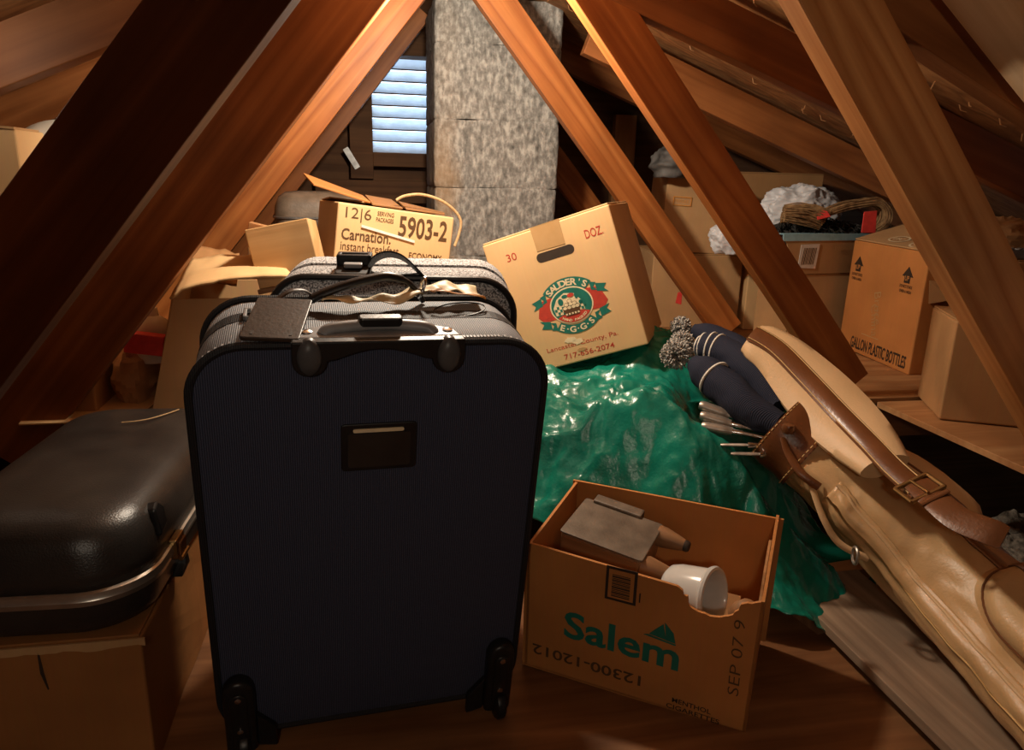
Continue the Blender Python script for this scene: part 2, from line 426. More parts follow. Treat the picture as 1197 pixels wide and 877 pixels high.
# gable at the back with the opening for the vent, and the end behind the camera
gy = 3.05
gb = MB()
for (x0, x1, z0, z1) in ((-2.8, .005, -.1, 1.9), (.365, 3.4, -.1, 1.9), (.005, .365, 1.225, 1.9), (.005, .365, -.1, .872)):
    gb.box(x0, x1, gy, gy + .03, z0, z1)
structure(gb.build('wall_back', M['gable']))
structure(MB().box(-2.8, 3.4, -2.64, -2.6, -.1, 1.9).build('wall_front', M['gable']))
structure(MB().box(-2.72, -2.68, -2.6, gy, -.1, .5).build('wall_left', M['gable']))
structure(MB().box(3.18, 3.22, -2.6, gy, -.1, .6).build('wall_right', M['gable']))

# ------------------------------------------------------------------ roof timbers
def beam(name, label, p0, p1, w, t, mat, wdir, cat='beam', group=None, ends=(0, 0), flip=False):
    """board from p0 to p1 (the middle of its lower front edge line), width w along wdir, thickness t away from the camera"""
    p0, p1 = Vector(p0), Vector(p1); d = (p1 - p0); Ln = d.length; d.normalize()
    n = Vector(wdir); n = (n - d * n.dot(d)).normalized(); th = d.cross(n)
    if (th.y < 0) != flip: th = -th
    mb = MB(); ns = max(2, int(Ln / .12)); vs = []; fs = []
    for i in range(ns + 1):
        x = Ln * i / ns
        for (a, c) in ((0, 0), (0, w), (t, w), (t, 0)):
            xx = x + (ends[0] * c if i == 0 else 0) + (ends[1] * c if i == ns else 0)
            vs.append((xx, a + .0012 * fbm((x * 5, a * 30, c * 9)), c + .0012 * fbm((x * 4 + 3, a * 30, c * 9))))
    for i in range(ns):
        for k in range(4):
            fs.append((i * 4 + k, i * 4 + (k + 1) % 4, i * 4 + 4 + (k + 1) % 4, i * 4 + 4 + k))
    fs += [(0, 3, 2, 1), (ns * 4, ns * 4 + 1, ns * 4 + 2, ns * 4 + 3)]
    mb.add(vs, fs)
    M4 = Matrix(((d.x, th.x, n.x, p0.x), (d.y, th.y, n.y, p0.y), (d.z, th.z, n.z, p0.z), (0, 0, 0, 1)))
    o = mb.build(name, mat, bevel=.0018, seg=2, M4=M4)
    bm = bmesh.new(); bm.from_mesh(o.data); bmesh.ops.recalc_face_normals(bm, faces=bm.faces); bm.to_mesh(o.data); bm.free()
    return tag(o, label, cat, group)
def web(side, t, label, mat=M['web'], z0=.31, z1=1.30, w=.089):
    s = 1 if side == 'R' else -1; a = AR if side == 'R' else AL; y = TY[t]
    p0 = (XR + s * a * (ZA - z0), y, z0); p1 = (XR + s * a * (ZA - z1), y, z1)
    return beam('roof_strut', label, p0, p1, w, .038, mat, (s, 0, a))
web('R', 1, 'large brown wooden strut at right, nearest one, crossing before the bottle carton', M['web_lit'])
web('R', 2, 'dark brown wooden strut behind the golf bag, its foot on the right plywood shelf')
web('R', 3, 'bright orange strut slanting across the concrete chimney, gray smear near its top')
web('R', 4, 'short orange strut showing right of the chimney, behind the egg carton')
web('L', 1, 'very dark wooden strut at far left, nearest one, thin bright line along its edge', M['web_shaded'], z0=0.0, w=.105)
web('L', 0, 'unseen wooden strut left of the walkway, added to shade the left struts', z0=0.0, w=.105)  # extra strut out of view, put in to shade the left struts beyond
web('L', 2, 'dark left strut with bright orange underside, ending behind the hard black suitcase', M['web_half_shaded'], z0=.215, w=.112)
web('L', 3, 'dark strut left of the vent, mostly hidden behind the strut with the bright underside', z0=.314)
web('L', 4, 'farthest left strut in the dark beside the gable vent', z0=.314)

def rafter(side, y, zr, m, label, xe, mat=M['rafter'], w=.092, x0=0.0):
    s = 1 if side == 'R' else -1
    p0 = (XR + s * x0, y, zr - m * x0); p1 = (XR + s * xe, y, zr - m * xe)
    return beam('roof_rafter', label, p0, p1, w, .038, mat, (0, 0, 1))
rafter('R', .835, 1.141, .44, 'dark rafter at the top right, its brown underside catching the light', 2.2)
rafter('R', 1.445, 1.195, .345, 'orange brown rafter sloping down right behind the second right strut', 2.4)
rafter('R', 2.055, 1.250, .365, 'dim lower rafter on the right above the heap of bags and straw', 2.4, x0=.36)
rafter('R', 2.665, 1.33, .37, 'farthest right rafter in the dark beyond the chimney', 2.4)
rafter('L', 1.445, 1.263, .43, 'lit rafter at the top left with a round knot mark', 2.3)
rafter('L', 2.055, 1.318, .43, 'second darker rafter at the top left above the china plate', 2.3)
rafter('L', 2.665, 1.37, .43, 'farthest left rafter, dark, over the gable vent', 2.3)
# pale brace in the top right corner
beam('roof_brace', 'pale brace board crossing the top right corner', (.95, .80, .747), (.50, .80, 1.097), .030, .10, M['web_pale'], (1, 0, 1.28), flip=True)
# bottom chords carrying the plywood
def chord(y, x0, x1, label):
    return beam('floor_joist', label, (x0, y, .209), (x1, y, .209), .089, .038, M['rafter'], (0, 0, 1))
chord(1.445, -.46, 2.3, 'joist under the front edge of the rear plywood, its end showing below the right shelf')
chord(2.055, -2.1, 2.3, 'joist under the middle of the rear plywood')
chord(2.665, -2.1, 2.3, 'joist under the far end of the rear plywood')
chord(.835, 1.05, 2.3, 'joist under the near end of the right plywood shelf')



# wooden upright behind the right webs
beam('wall_stud', 'short pale upright stud in the gable right of the chimney', (.985, 3.0, .31), (.985, 3.0, 1.05), .09, .04, M['ply'], (1, 0, 0))

# ------------------------------------------------------------------ chimney
ch = MB()
cx0, cx1, cy0, cy1 = .186, .565, 2.26, 2.62
def course(z0, z1, j):
    pts = rrect(cx1 - cx0, cy1 - cy0, .012, 2, (cx0 + cx1) / 2, (cy0 + cy1) / 2)
    ins_ = .0035
    prof = ((z0, ins_), (z0 + .006, 0), (z1 - .006, 0), (z1, ins_))
    k = len(pts); vs = []; mx, my = (cx0 + cx1) / 2, (cy0 + cy1) / 2
    NZ = 10
    rows = [(z0, ins_)] + [(z0 + .006 + (z1 - z0 - .012) * i / NZ, 0) for i in range(NZ + 1)] + [(z1, ins_)]
    # dense ring
    ring = []
    for i in range(k):
        a = Vector(pts[i]); b = Vector(pts[(i + 1) % k]); n = max(1, int((b - a).length / .02))
        for q in range(n): ring.append(a.lerp(b, q / n))
    K = len(ring)
    for z, i_ in rows:
        for p in ring:
            d = Vector((p.x - mx, p.y - my)); d.normalize()
            w = .0035 * fbm((p.x * 14, p.y * 14, z * 14 + j * 9)) + .0018 * fbm((p.x * 60, p.y * 60, z * 30))
            vs.append((p.x - d.x * (i_ + w), p.y - d.y * (i_ + w), z + (.004 * fbm((p.x * 9, p.y * 9, j)) if i_ else 0)))
    fs = [(r * K + q, r * K + (q + 1) % K, (r + 1) * K + (q + 1) % K, (r + 1) * K + q) for r in range(len(rows) - 1) for q in range(K)]
    ch.add(vs, fs)
z = .313
for j, zt in enumerate((.55, .755, .95, 1.16, 1.285)):
    course(z, zt, j); z = zt
tag(ch.build('chimney', M['concrete'], smooth=True, angle=50), 'rough gray concrete block chimney rising in front of the gable vent', 'chimney')

# ------------------------------------------------------------------ gable vent
vt = root('gable_vent', 'louvered gable vent glowing white left of the chimney', 'vent', (.185, gy, .872))
fr = MB()
for a in ((-.265, -.178, -.07, .002, -.10, .42), (.178, .265, -.07, .002, -.10, .42), (-.178, .178, -.07, .002, -.052, 0), (-.178, .178, -.07, .002, .353, .42)): fr.box(*a)
fr.build('frame', M['gable'], vt, bevel=.002)
MB().box(-.40, .40, -.085, -.03, -.19, -.105).build('sill_board', M['gable'], vt, bevel=.003)
for i in range(8):
    zz = .020 + i * .0445
    T = Matrix.Translation((0, .012, zz)) @ Matrix.Rotation(R(-40), 4, 'X')
    MB().box(-.178, .178, -.0015, .0015, -.027, .027, T).box(-.178, .178, -.0030, .0020, -.0285, -.0262, T, 1).build('slat', [M['slat'], M['gable']], vt)  # dark lip on each slat paints in the shade along its edge
tag(MB().prism(rrect(.022, .085, .002, 2), (-.075, 2.972, .847), (math.cos(.55), 0, math.sin(.55)), (-math.sin(.55), 0, math.cos(.55)), 0, .0015).build('metal_strap', M['bulbtin']), 'galvanised metal strap nailed at the lower left of the gable vent', 'strap')

# ------------------------------------------------------------------ generic bodies
def rloft(mb, w, h, r, stations, cx=0, cz=0, n=8, axis='Y', bulge=0):
    """rounded-rectangle outline in XZ lofted along y through (y, inset) stations, both ends capped"""
    k = None; base = len(mb.v); rows = []
    for (y, ins_) in stations:
        pts = rrect(w - 2 * ins_, h - 2 * ins_, max(.002, r - ins_), n, cx, cz); rows.append([(a, y, c) for a, c in pts]); k = len(pts)
    vs = [p for row in rows for p in row]
    fs = [(i * k + j, i * k + (j + 1) % k, (i + 1) * k + (j + 1) % k, (i + 1) * k + j) for i in range(len(rows) - 1) for j in range(k)]
    fs += [list(range(k))[::-1], [(len(rows) - 1) * k + j for j in range(k)]]
    fs = [f[::-1] for f in fs]
    return mb.add(vs, fs)
def outline3(w, h, r, y, cx, cz, n=8):
    return [(a, y, c) for a, c in rrect(w, h, r, n, cx, cz)]

# ------------------------------------------------------------------ blue suitcase
S = root('suitcase', 'large navy blue upright suitcase with trolley handle and wheels, front and centre', 'suitcase', (-.011, .913, 0), (9.3, .9, 5.6))
SW, SH, SZ0, SD = .408, .572, .030, .175
scx, scz = -.004, SZ0 + SH / 2
mb = MB(); rloft(mb, SW, SH, .060, [(.006, .012), (.008, .004), (.014, 0), (.06, -.002), (.12, -.002), (.161, 0), (.167, .004), (.170, .014)], scx, scz)
mb.build('shell', M['navy_lit'], S, smooth=True)
# slightly padded front panel
def pad(mb, w, h, r, y0, depth, cx, cz, rings=7, n=8):
    vs = []; fs = []; k = None
    for q in range(rings + 1):
        f = q / rings; ins_ = f * min(w, h) / 2 * .96; d = depth * (1 - (1 - min(1, f * 2.2)) ** 2)
        pts = rrect(w - 2 * ins_, h - 2 * ins_, max(.003, r * (1 - f)), n, cx, cz); k = len(pts)
        vs += [(a, y0 - d, c) for a, c in pts]
    fs = [(q * k + j, q * k + (j + 1) % k, (q + 1) * k + (j + 1) % k, (q + 1) * k + j) for q in range(rings) for j in range(k)]
    fs.append([rings * k + j for j in range(k)])
    mb.add(vs, fs)
mb = MB(); pad(mb, SW - .003, SH - .003, .0595, .0045, .006, scx, scz)
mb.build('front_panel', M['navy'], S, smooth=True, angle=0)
for y in (.006, .168):
    mb = MB(); mb.tube(outline3(SW + .003, SH + .003, .061, y, scx, scz, 10), .0052, 8, closed=True)
    # stitched ridges
    mb.build('piping', M['blackweb'], S, smooth=True)
mb = MB(); zt = outline3(SW + .005, SH + .005, .062, .018, scx, scz, 12)
per = []
for i in range(len(zt)):
    a, b = Vector(zt[i]), Vector(zt[(i + 1) % len(zt)]); n = max(1, int((b - a).length / .0042))
    for q in range(n): per.append(a.lerp(b, q / n))
for i, p in enumerate(per):
    if p.z > .35: mb.box(p.x - .0013, p.x + .0013, p.y - .0028, p.y + .0028, p.z - .0013, p.z + .0013)
mb.build('zipper', M['grayplastic'], S)
# webbing band round the top and sides
mb = MB(); out = rrect(SW + .005, SH + .005, .062, 10, scx, scz); k = len(out); vs = []; fs = []
for y in (.086, .114): vs += [(a, y, c) for a, c in out]
inn = rrect(SW - .002, SH - .002, .060, 10, scx, scz)
for y in (.086, .114): vs += [(a, y, c) for a, c in inn]
for j in range(k):
    j2 = (j + 1) % k; fs += [(j, j2, k + j2, k + j), (j, 2 * k + j, 2 * k + j2, j2), (k + j, k + j2, 3 * k + j2, 3 * k + j)]
mb.add(vs, fs); band = mb.build('webbing_band', M['blackweb'], S)
mb = MB()
for a in ((-.154, -.150, .084, .116), (-.138, -.134, .084, .116), (-.154, -.134, .084, .088), (-.154, -.134, .112, .116)):
    mb.box(a[0], a[1], a[2], a[3], SZ0 + SH + .003, SZ0 + SH + .008)
mb.box(-.146, -.143, .086, .114, SZ0 + SH + .004, SZ0 + SH + .0085)
mb.build('buckle', M['grayplastic'], band, bevel=.001)
# trolley handle housing: arched black skirt with two lobes, gray plate, grip bar
TH = root('trolley_handle', None, None); TH.parent = S
def skirt():
    top = .6125; pts = []
    pts.append((.094, top)); pts.append((-.100, top))
    for i in range(9):       # left lobe
        a = R(180 + 180 * i / 8); pts.append((-.081 + .019 * math.cos(a), .588 + .018 * math.sin(a)))
    for i in range(9):
        t = i / 8; pts.append((-.052 + .098 * t, .590 + .012 * math.sin(PI * t)))
    for i in range(9):
        a = R(180 + 180 * i / 8); pts.append((.075 + .019 * math.cos(a), .588 + .018 * math.sin(a)))
    return pts[::-1]
mb = MB(); pts = skirt()[::-1]
mb.prism(pts, (0, -.001, 0), (1, 0, 0), (0, 0, 1), -.006, .008)
mb.build('skirt', M['black'], TH, bevel=.002, seg=3)
for x in (-.081, .075):
    mb = MB(); prof = [(.0135, -.004), (.0135, .004), (.011, .0085), (.006, .0105), (0.0005, .011)]
    T = Matrix.Translation((x, -.006, .594)) @ Matrix.Rotation(R(90), 4, 'X') @ Matrix.Diagonal((1, 1.6, 1, 1))
    mb.lathe(prof, 20, T); mb.build('housing_boss', M['darkgray'], TH, smooth=True)
mb = MB()
zt = .604
o4 = [(-.100, .004), (.094, .004), (.088, .030), (.060, .046), (.030, .050), (-.036, .050), (-.066, .046), (-.094, .030)]
mb.prism(o4, (0, 0, zt), (1, 0, 0), (0, 1, 0), -.006, .0085); mb.build('top_plate', M['grayplastic'], TH, bevel=.004, seg=3)
mb = MB()
path = bez([(-.066, .018, zt + .006), (-.058, .022, zt + .012), (-.03, .026, zt + .014), (0, .027, zt + .015), (.03, .026, zt + .014), (.054, .022, zt + .012), (.062, .018, zt + .006)], 6)
mb.tube(path, .0078, 12, flat=.8); mb.build('grip', M['grayplastic'], TH, smooth=True)
mb = MB(); mb.prism(rrect(.050, .017, .005, 4), (.0, .027, zt + .018), (1, 0, 0), (0, 1, 0), -.004, .007); mb.build('release_button', M['black'], TH, bevel=.002)
for x in (-.083, .078):
    mb = MB(); mb.lathe([(.006, 0), (.006, .0016), (.003, .0028), (.0004, .003)], 16, Matrix.Translation((x, .022, zt + .0085))); mb.build('rivet', M['chrome'], TH, smooth=True)
# carry handle on top, arched
mb = MB(); path = bez([(-.092, .120, .603), (-.082, .124, .612), (-.062, .130, .622), (-.030, .134, .633), (.000, .138, .640), (.024, .142, .642), (.050, .146, .632), (.070, .148, .606)], 7)
mb.tube(path, [.005] * 10 + [.0072] * (len(path) - 20) + [.005] * 10, 12, flat=.75)
CHd = mb.build('carry_handle', M['black'], S, smooth=True)
mb = MB(); mb.tube(path[14:-14], .0082, 12, flat=.72); mb.build('grip_sleeve', M['black'], CHd, smooth=True)
# luggage tag lying over the front left of the top
mb = MB(); T = Matrix(((.985, .17, 0, -.114), (-.17, .985, 0, .055), (0, 0, 1, .617), (0, 0, 0, 1))) @ Matrix.Rotation(R(7), 4, 'X')
mb.prism(rrect(.064, .102, .004, 3), (0, 0, 0), (1, 0, 0), (0, 1, 0), -.0025, .0025)
mb.v = [tuple(T @ Vector(p)) for p in mb.v]
LT = tag(mb.build('luggage_tag', M['tagbrown'], S, bevel=.001), 'dark brown leather luggage tag')
mb = MB()
for x in (-.022, .020):
    mb = MB(); mb.box(x, x + .003, -.044, -.036, .0026, .0030); mb.v = [tuple(T @ Vector(p)) for p in mb.v]; mb.build('slot', M['ink'], LT)
mb = MB(); mb.tube(bez([(-.118, .104, .622), (-.100, .118, .630), (-.085, .128, .628), (-.076, .132, .622)], 6), .0045, 8, flat=.4); mb.build('tag_strap', M['tagbrown'], LT, smooth=True)
# faded ribbon tag, pinched by a ring
RT = None
def ribbon(name, pts, w, mat, parent, wob=.004):
    P = bez(pts, 10); mb = MB(); n = len(P); vs = []
    for i, p in enumerate(P):
        d = (P[min(i + 1, n - 1)] - P[max(i - 1, 0)]).normalized(); sd = d.cross(Vector((0, 0, 1))).normalized()
        ww = w[0] + (w[1] - w[0]) * i / (n - 1)
        for q in range(7):
            t = q / 6 - .5
            vs.append(p + sd * (ww * t) + Vector((0, 0, wob * noise.noise((i * .16, q * .35, w[0] * 300)))))
    fs = [(i * 7 + q, i * 7 + q + 1, i * 7 + 8 + q, i * 7 + 7 + q) for i in range(n - 1) for q in range(6)]
    mb.add(vs, fs); return mb.build(name, mat, parent, smooth=True, solid=.0009, angle=0)
RT = tag(ribbon('ribbon_tag', [(-.062, .120, .618), (-.03, .116, .620), (.02, .122, .619), (.062, .140, .622)], (.016, .026), M['yellowtag'], S, .008), 'faded yellow ribbon tag')
ribbon('ribbon_tail', [(.068, .142, .624), (.090, .150, .626), (.118, .152, .624), (.145, .150, .618)], (.022, .048), M['yellowtag'], RT, .006)
ribbon('ribbon_edge', [(.076, .128, .6275), (.10, .124, .627), (.13, .124, .622), (.150, .128, .617)], (.005, .005), M['orangeedge'], RT, .003)
mb = MB(); c = Vector((.066, .140, .628))
mb.tube([c + Vector((.004 * math.sin(a), .011 * math.cos(a), .013 * math.sin(a))) for a in [2 * PI * i / 20 for i in range(20)]], .0022, 8, closed=True); mb.build('metal_ring', M['chrome'], RT, smooth=True)
mb = MB(); mb.tube([(.112 + .034 * math.cos(a), .112 + .020 * math.sin(a), .6065 + .004 * math.sin(a + 1)) for a in [2 * PI * i / 40 for i in range(40)]], .0009, 6, closed=True); mb.build('wire_loop', M['black'], RT, smooth=True)
# name plate
mb = MB(); mb.prism(rrect(.090, .064, .005, 4, -.003, .4735), (0, -.0005, 0), (1, 0, 0), (0, 0, 1), -.004, .003); NP = mb.build('name_plate', M['black'], S, bevel=.0015)
mb = MB(); mb.prism(rrect(.074, .046, .003, 3, -.003, .470), (0, -.0036, 0), (1, 0, 0), (0, 0, 1), -.0005, .0009); mb.build('plate_window', M['hard'], NP)
mb = MB(); mb.prism(rrect(.060, .0045, .002, 3, -.004, .497), (0, -.0040, 0), (1, 0, 0), (0, 0, 1), -.0005, .0012); mb.build('plate_strip', M['cream'], NP)
# wheel housings
for sx in (-1, 1):
    xc = -.0045 + sx * .180
    WH = root('wheel_housing', None, None); WH.parent = S
    mb = MB(); pts = [(-.020, .012), (.020, .012)] + [(.020 * math.cos(R(a)), .118 + .022 * math.sin(R(a))) for a in range(0, 181, 15)]
    mb.prism(pts, (xc, -.002, 0), (1, 0, 0), (0, 0, 1), -.006, .017); mb.build('cover', M['black'], WH, bevel=.007, seg=4, smooth=True, angle=0)
    mb = MB(); pts = [(-.011, .030), (.011, .030)] + [(.011 * math.cos(R(a)), .112 + .011 * math.sin(R(a))) for a in range(0, 181, 20)]
    mb.prism(pts, (xc, -.019, 0), (1, 0, 0), (0, 0, 1), -.002, .003); mb.build('cover_ridge', M['black'], WH, bevel=.003, seg=3, smooth=True, angle=0)
    for zz in (.116, .060):
        mb = MB(); T = Matrix.Translation((xc, -.022, zz)) @ Matrix.Rotation(R(90), 4, 'X'); mb.lathe([(.0042, 0), (.004, .0018), (.0005, .0026)], 14, T); mb.build('rivet', M['chrome'], WH, smooth=True)
    mb = MB(); pts = [(-.020, .012), (-.020, .070), (-.045, .040), (-.045, .006)] if sx > 0 else [(.020, .012), (.045, .006), (.045, .040), (.020, .070)]
    mb.prism(pts if sx < 0 else pts[::-1], (xc, -.002, 0), (1, 0, 0), (0, 0, 1), -.004, .006); mb.build('corner_guard', M['black'], WH, bevel=.002)
    mb = MB(); T = Matrix.Translation((xc + .003, -.012, .0235)) @ Matrix.Rotation(R(90), 4, 'Y')
    mb.lathe([(.008, -.009), (.019, -.0085), (.0235, -.005), (.0245, 0), (.0235, .005), (.019, .0085), (.008, .009)], 28, T); mb.build('wheel', M['black'], WH, smooth=True)
    mb = MB(); mb.box(xc - .015, xc + .015, .135, .165, -.024, .032); mb.build('rear_foot', M['black'], S, bevel=.004)

# ------------------------------------------------------------------ gray tweed suitcase
G = root('suitcase', 'gray tweed suitcase standing close behind the navy one, black webbing loop on top', 'suitcase', (.030, 1.108, 0), (6, .2, -5))
GW, GH, GD = .352, .652, .150
mb = MB(); rloft(mb, GW, GH - .01, .055, [(0, .016), (.004, .006), (.012, .001), (.05, 0), (.062, 0)], 0, GH / 2); mb.build('front_shell', M['tweed'], G, smooth=True)
mb = MB(); rloft(mb, GW, GH - .01, .055, [(.084, 0), (.10, 0), (.135, .001), (.144, .006), (.150, .018)], 0, GH / 2); mb.build('rear_shell', M['tweed'], G, smooth=True)
mb = MB(); rloft(mb, GW, GH - .01, .055, [(.060, .006), (.064, .003), (.082, .003), (.086, .006)], 0, GH / 2); mb.build('zipper_band', M['grayplastic'], G, smooth=True)
mb = MB(); mb.tube(outline3(GW - .004, GH - .014, .054, .003, 0, GH / 2, 10), .0048, 8, closed=True); mb.build('piping', M['black'], G, smooth=True)
mb = MB(); mb.box(GW / 2 - .006, GW / 2 + .004, .010, .135, .12, GH - .07); mb.build('side_pocket', M['blackweb'], G, bevel=.003)
BK = root('strap_buckle', None, None); BK.parent = G
mb = MB(); gx, gz = -.058, GH - .006
mb.prism(rrect(.050, .050, .006, 4), (gx, .030, gz), (1, 0, 0), (0, 1, .15), 0, .008); mb.build('buckle_plate', M['black'], BK, bevel=.002)
mb = MB()
for a in ((-.025, -.018, -.004, .020), (.018, .025, -.004, .020), (-.025, .025, -.004, .003), (-.025, .025, .014, .022)): mb.box(gx + a[0], gx + a[1], .040 + a[2], .040 + a[3], gz + .008, gz + .024)
mb.build('buckle_frame', M['black'], BK, bevel=.002)
mb = MB(); mb.prism(rrect(.026, .010, .003, 3), (gx, .024, gz + .012), (1, 0, 0), (0, 1, .15), -.003, .003); mb.build('buckle_catch', M['grayplastic'], BK, bevel=.001)
P = bez([(gx + .022, .026, gz + .008), (-.026, .024, gz + .022), (-.008, .022, gz + .029), (.012, .020, gz + .025), (.032, .012, gz + .010), (.052, .004, gz - .010), (.066, -.004, gz - .022)], 8)
mb = MB(); n = len(P); vs = []
for i, p in enumerate(P):
    for t in (-.5, .5):
        for h in (-.0012, .0012): vs.append(p + Vector((0, .040 * t, h - .016 * t)))
fs = []
for i in range(n - 1):
    a = i * 4; b = a + 4; fs += [(a, b, b + 2, a + 2), (a + 1, a + 3, b + 3, b + 1), (a, a + 1, b + 1, b), (a + 2, b + 2, b + 3, a + 3)]
fs += [(0, 2, 3, 1), (n * 4 - 4, n * 4 - 3, n * 4 - 1, n * 4 - 2)]
mb.add(vs, fs); mb.build('webbing_loop', M['blackweb'], G, smooth=True)

# ------------------------------------------------------------------ hard black suitcase on its carton
H = root('suitcase', 'hard black shell suitcase with silver rim lying flat on a carton at left', 'suitcase', (-.296, .872, .205), (0, 0, -2.5))
def clam(mb, rows, W, D, r0):
    """plan outline: near right corner at the origin, running to -W and +D"""
    k = None; vs = []
    for (z, ins_) in rows:
        pts = rrect(W - 2 * ins_, D - 2 * ins_, max(.02, r0 - ins_ * .6), 12, -W / 2, D / 2); k = len(pts)
        vs += [(a, c, z) for a, c in pts]
    fs = [(i * k + j, i * k + (j + 1) % k, (i + 1) * k + (j + 1) % k, (i + 1) * k + j) for i in range(len(rows) - 1) for j in range(k)]
    fs += [list(range(k))[::-1], [(len(rows) - 1) * k + j for j in range(k)]]
    mb.add(vs, fs)
HW, HD, HR = .285, .535, .082
mb = MB(); clam(mb, [(0, .034), (.003, .020), (.009, .011), (.020, .005), (.038, .002), (.052, 0)], HW, HD, HR); mb.build('lower_shell', M['hard'], H, smooth=True, angle=60)
mb = MB(); clam(mb, [(.069, 0), (.090, .003), (.115, .008), (.132, .014), (.144, .024), (.152, .038), (.158, .060), (.160, .082)], HW, HD, HR); mb.build('upper_shell', M['hard'], H, smooth=True, angle=0)
mb = MB(); clam(mb, [(.051, -.001), (.053, -.004), (.060, -.0055), (.062, -.0045), (.069, -.004), (.071, -.001)], HW, HD, HR); mb.build('metal_rim', M['alu'], H, smooth=True, angle=30)
LA = root('latch', None, None); LA.parent = H
mb = MB(); mb.box(-.002, .0095, .118, .154, .046, .076); mb.build('latch_plate', M['brass'], LA, bevel=.002)
mb = MB(); mb.box(.0095, .013, .123, .149, .050, .070); mb.build('latch_tongue', M['brown'], LA, bevel=.0015)
mb = MB(); mb.tube([(.0125, .120, .047), (.0125, .152, .047)], .0035, 10); mb.build('hinge_pin', M['brass'], LA, smooth=True)
mb = MB()
mb.prism([(.0, .0), (.030, .006), (.036, .030), (.020, .044), (.004, .038)], (-.010, .090, .096), (0, 1, 0), (-.2, 0, 1), -.004, .012); mb.build('handle_bracket', M['black'], H, bevel=.003)
mb = MB()
mb.prism([(.0, .0), (.040, .004), (.030, .034), (.018, .012)], (-.006, .140, .006), (0, 1, 0), (0, 0, 1), -.004, .012); mb.build('handle_bracket', M['black'], H, bevel=.002)
# string lying over the case
tag(MB().tube(bez([(-.425, 1.260, .3695), (-.405, 1.262, .370), (-.385, 1.275, .3695), (-.365, 1.305, .368), (-.352, 1.335, .366)], 8), .0011, 6).build('loose_string', M['twine'], smooth=True), 'short pale string lying on top of the hard black suitcase', 'string')

# ------------------------------------------------------------------ cartons
def carton(name, label, loc, rot, W, D, H, mat, cat='box', group=None, top='closed', flapmat=None, wob=.002, scale_flap=1.0, bev=.004):
    """closed carton: body child + two top flaps meeting along the middle + tape"""
    r = root(name, label, cat, loc, rot, group)
    mb = MB(); nx, nz = max(2, int(W / .03)), max(2, int(H / .03)); ny = max(2, int(D / .03))
    b = bmesh.new(); bmesh.ops.create_cube(b, size=1); bmesh.ops.subdivide_edges(b, edges=b.edges[:], cuts=7, use_grid_fill=True)
    for v in b.verts:
        x, y, z = v.co.x * W, (v.co.y + .5) * D, (v.co.z + .5) * H
        k = Vector((x, y, z)) + Vector(loc) * 3
        d = wob * fbm(k * 9, 3)
        ex = (1 - (2 * abs(v.co.x)) ** 6) * (1 - (2 * abs(v.co.z)) ** 6)
        if v.co.y > .499: y += d * ex + wob * .8 * ex
        elif v.co.y < -.499: pass
        elif abs(v.co.x) > .499: x += d + math.copysign(0, v.co.x)
        v.co = Vector((x, y, z))
    me = bpy.data.meshes.new('carton_body'); b.to_mesh(me); b.free(); me.materials.append(mat)
    o = bpy.data.objects.new('carton_body', me); COL.objects.link(o); o.parent = r
    md = o.modifiers.new('Bevel', 'BEVEL'); md.width = bev; md.segments = 3; md.limit_method = 'ANGLE'; md.angle_limit = R(40)
    if top == 'closed':
        for q in (0, 1):
            y0, y1 = (.002, D / 2 - .0012) if q == 0 else (D / 2 + .0012, D - .002)
            MB().box(-W / 2 + .002, W / 2 - .002, y0, y1, H + .0002, H + .0040).build('top_flap', flapmat or mat, r, bevel=.0012)
    return r
def print_on(parent, name, mat, *texts):
    """texts: dicts for MB.text on the front face of a carton"""
    mb = MB()
    for t in texts: mb.text(**t)
    return mb.build(name, mat, parent)
FX, FZ = (1, 0, 0), (0, 0, 1)
def fr_(x, z, y=-.0030): return (x, y, z)

# carton under the hard case
C0 = carton('cardboard_carton', 'battered brown carton under the hard black suitcase at lower left', (-.540, .880, 0), (0, 0, 0), .470, .44, .203, M['card_shaded'], wob=.004)
mb = MB()
mb.tube([(.115, -.0005, .196), (.116, -.0006, .165), (.120, -.0005, .140)], [.0010, .0022, .0008], 6); mb.build('split_seam', M['ink'], C0)
mb = MB(); pts = [(-.24, .066), (-.15, .060), (-.11, .066), (-.06, .072), (-.015, .086), (-.05, .066), (-.10, .056), (-.13, .051), (-.19, .054), (-.24, .058)]
mb.prism(pts[::-1], (0, 0, 0), FX, FZ, -.001, .0010); mb.build('tear', M['card_dark'], C0)
mb = MB()
for a in ((-.10, .045, -.06, .049),): pass
mb.prism([(-.17, .030), (-.030, .048), (-.028, .045), (-.17, .026)][::-1], (0, 0, 0), FX, FZ, -.001, .0008); mb.prism([(-.031, .048), (-.028, .048), (-.020, 0), (-.023, 0)][::-1], (0, 0, 0), FX, FZ, -.001, .0008); mb.build('printed_frame', M['ink'], C0)
mb = MB()
vsr = []
for i in range(40):
    x = -.10 + .34 * i / 39; vsr.append((x, .198 + .005 * fbm((x * 25, 3, 1)) - .006))
mb.prism([(x, .203) for x, _ in vsr][::-1] + vsr, (0, 0, 0), FX, FZ, -.001, .0015); mb.build('ragged_edge', M['card_tan'], C0)

